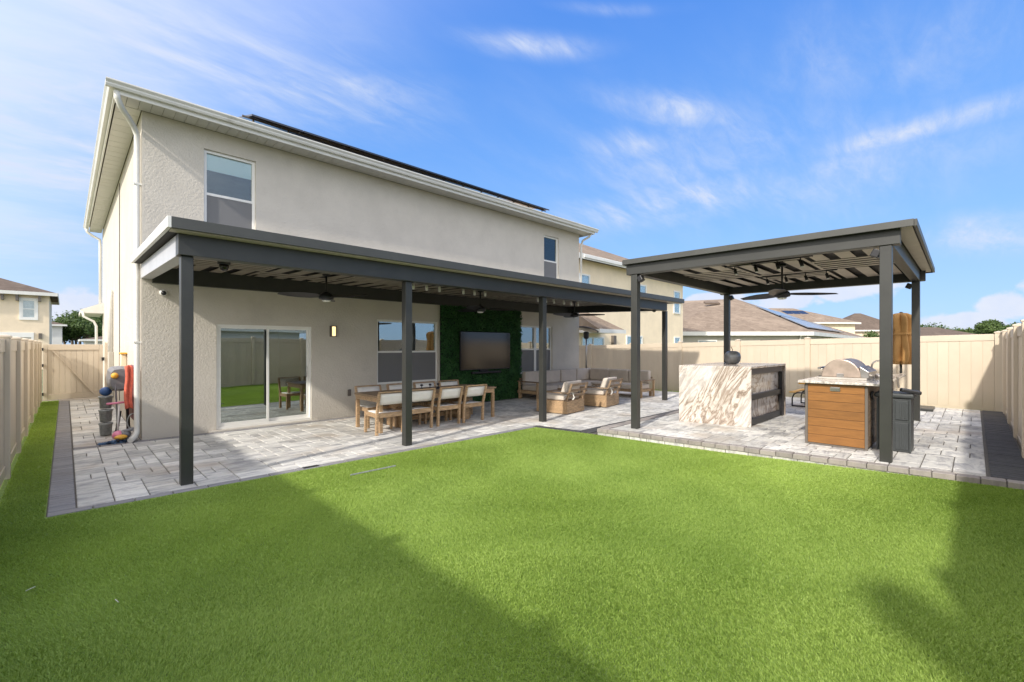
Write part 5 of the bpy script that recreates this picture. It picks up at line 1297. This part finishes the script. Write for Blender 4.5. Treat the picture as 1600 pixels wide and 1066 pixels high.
# ------------------------------------------------------------------ trees
def tree(label, x, y, h, r_, zc=.55, n_=2600, leaf=.22, name='tree', group=None, squash=.7, blobs=9, seed=0):
    rg = np.random.default_rng(abs(seed*977+int(x*13+y*7))); t = thing(name, label, 'tree', (x, y, -.2), 0, group)
    top = h*.75
    pts = [(x+.05*i*math.sin(i), y+.04*i*math.cos(i), -.2+top*i/5) for i in range(6)]
    b = MB(); b.tube(pts, [r_*.075*(1-.14*i) for i in range(6)], 8)
    cs2 = []
    for k_ in range(blobs):
        a_ = rg.random()*2*math.pi; q_ = math.sqrt(rg.random())*r_*.75; cz = h*(zc+(rg.random()-.35)*.55*squash)
        cs2.append((x+q_*math.cos(a_), y+q_*math.sin(a_), cz, r_*(.28+.30*rg.random())))
        b.tube([pts[3], ((pts[3][0]+cs2[-1][0])/2, (pts[3][1]+cs2[-1][1])/2, (pts[3][2]+cz)/2+.1*h*.3), cs2[-1][:3]], [r_*.035, r_*.022, r_*.008], 5)
    b.build('trunk', M['bark'], t)
    P = []; N = []; T = []
    for (a_, b2, c2, rr_) in cs2:
        m2 = n_//blobs; v = rg.normal(size=(m2, 3)); v /= np.linalg.norm(v, axis=1)[:, None]; rad = rr_*(.35+.65*rg.random(m2)**.5)*(1+.25*np.sin(v[:, 0]*7+a_)*np.cos(v[:, 1]*6))
        P.append(np.array([a_, b2, c2])+v*rad[:, None]*np.array([1, 1, .72])); N.append(v); T.append(np.clip(.25+.5*rg.random()+.35*(rg.random(m2)-.5), 0, 1))
    leaves('crown', np.concatenate(P), np.concatenate(N), leaf, M['leaf_tree'], t, np.concatenate(T), jit=.6)
    return t
TG = 'trees on the skyline beyond the fences'
i = 0
for (px, D, top_py, rad, sq) in ((100, 85, 505, 3.2, .7), (112, 80, 492, 3.4, .5), (124, 84, 487, 3.6, .5), (136, 78, 488, 3.4, .5), (148, 86, 492, 3.6, .6), (118, 72, 505, 3.0, .8), (142, 72, 506, 3.0, .8), (158, 80, 500, 3.4, .7),
        (1438, 110, 513, 4.5, .7), (1452, 112, 516, 4, .7), (1466, 115, 517, 4.2, .7), (1480, 110, 513, 4.5, .7), (1530, 75, 506, 2.6, .7), (1542, 72, 504, 2.4, .7), (1555, 74, 503, 2.8, .7), (1570, 78, 508, 2.8, .7), (1590, 80, 507, 3, .7)):
    g_ = at(px, 541, D); h = (541-top_py)/FPX*D*1.12+1.75
    lab = {100: 'dark tree just right of the cream house at the left edge', 112: 'tall open-crowned tree left in the group above the side gate', 124: 'tallest tree above the middle of the side gate', 136: 'tall tree just right of the tallest above the side gate', 148: 'tree above the latch end of the side gate', 118: 'low front tree in the left half of the group above the gate', 142: 'low front tree in the right half of the group above the gate', 158: 'tree mostly behind the near house, right end of the gate group',
        1438: 'distant tree immediately right of the right pavilion post', 1452: 'second distant tree right of the pavilion post', 1466: 'distant tree before the low brown roof', 1480: 'distant tree behind the left slope of the low brown roof', 1530: 'bushy tree touching the right end of the low brown roof', 1542: 'palm-like bushy tree right of the low brown roof', 1555: 'tallest bushy tree before the right fence', 1570: 'bushy tree just left of the right fence posts', 1590: 'tree behind the right fence posts'}[px]
    tree(lab, g_.x, g_.y, h, rad, .62, 2600, .20 if D < 90 else .26, group=TG, squash=sq, seed=i); i += 1
g_ = at(1368, 541, 60); tree('small palm-like shrub tree between two brown-roofed houses', g_.x, g_.y, 3.6, 1.3, .7, 900, .13, group=TG, seed=44)
tree('unseen tree added behind the rear fence to cast shade on the turf', -1.35, -1.05, 3.75, .45, .78, 2200, .05, group=None, squash=.5, blobs=6, seed=3)  # made-up tree, put in only for its lobed shadow on the lawn
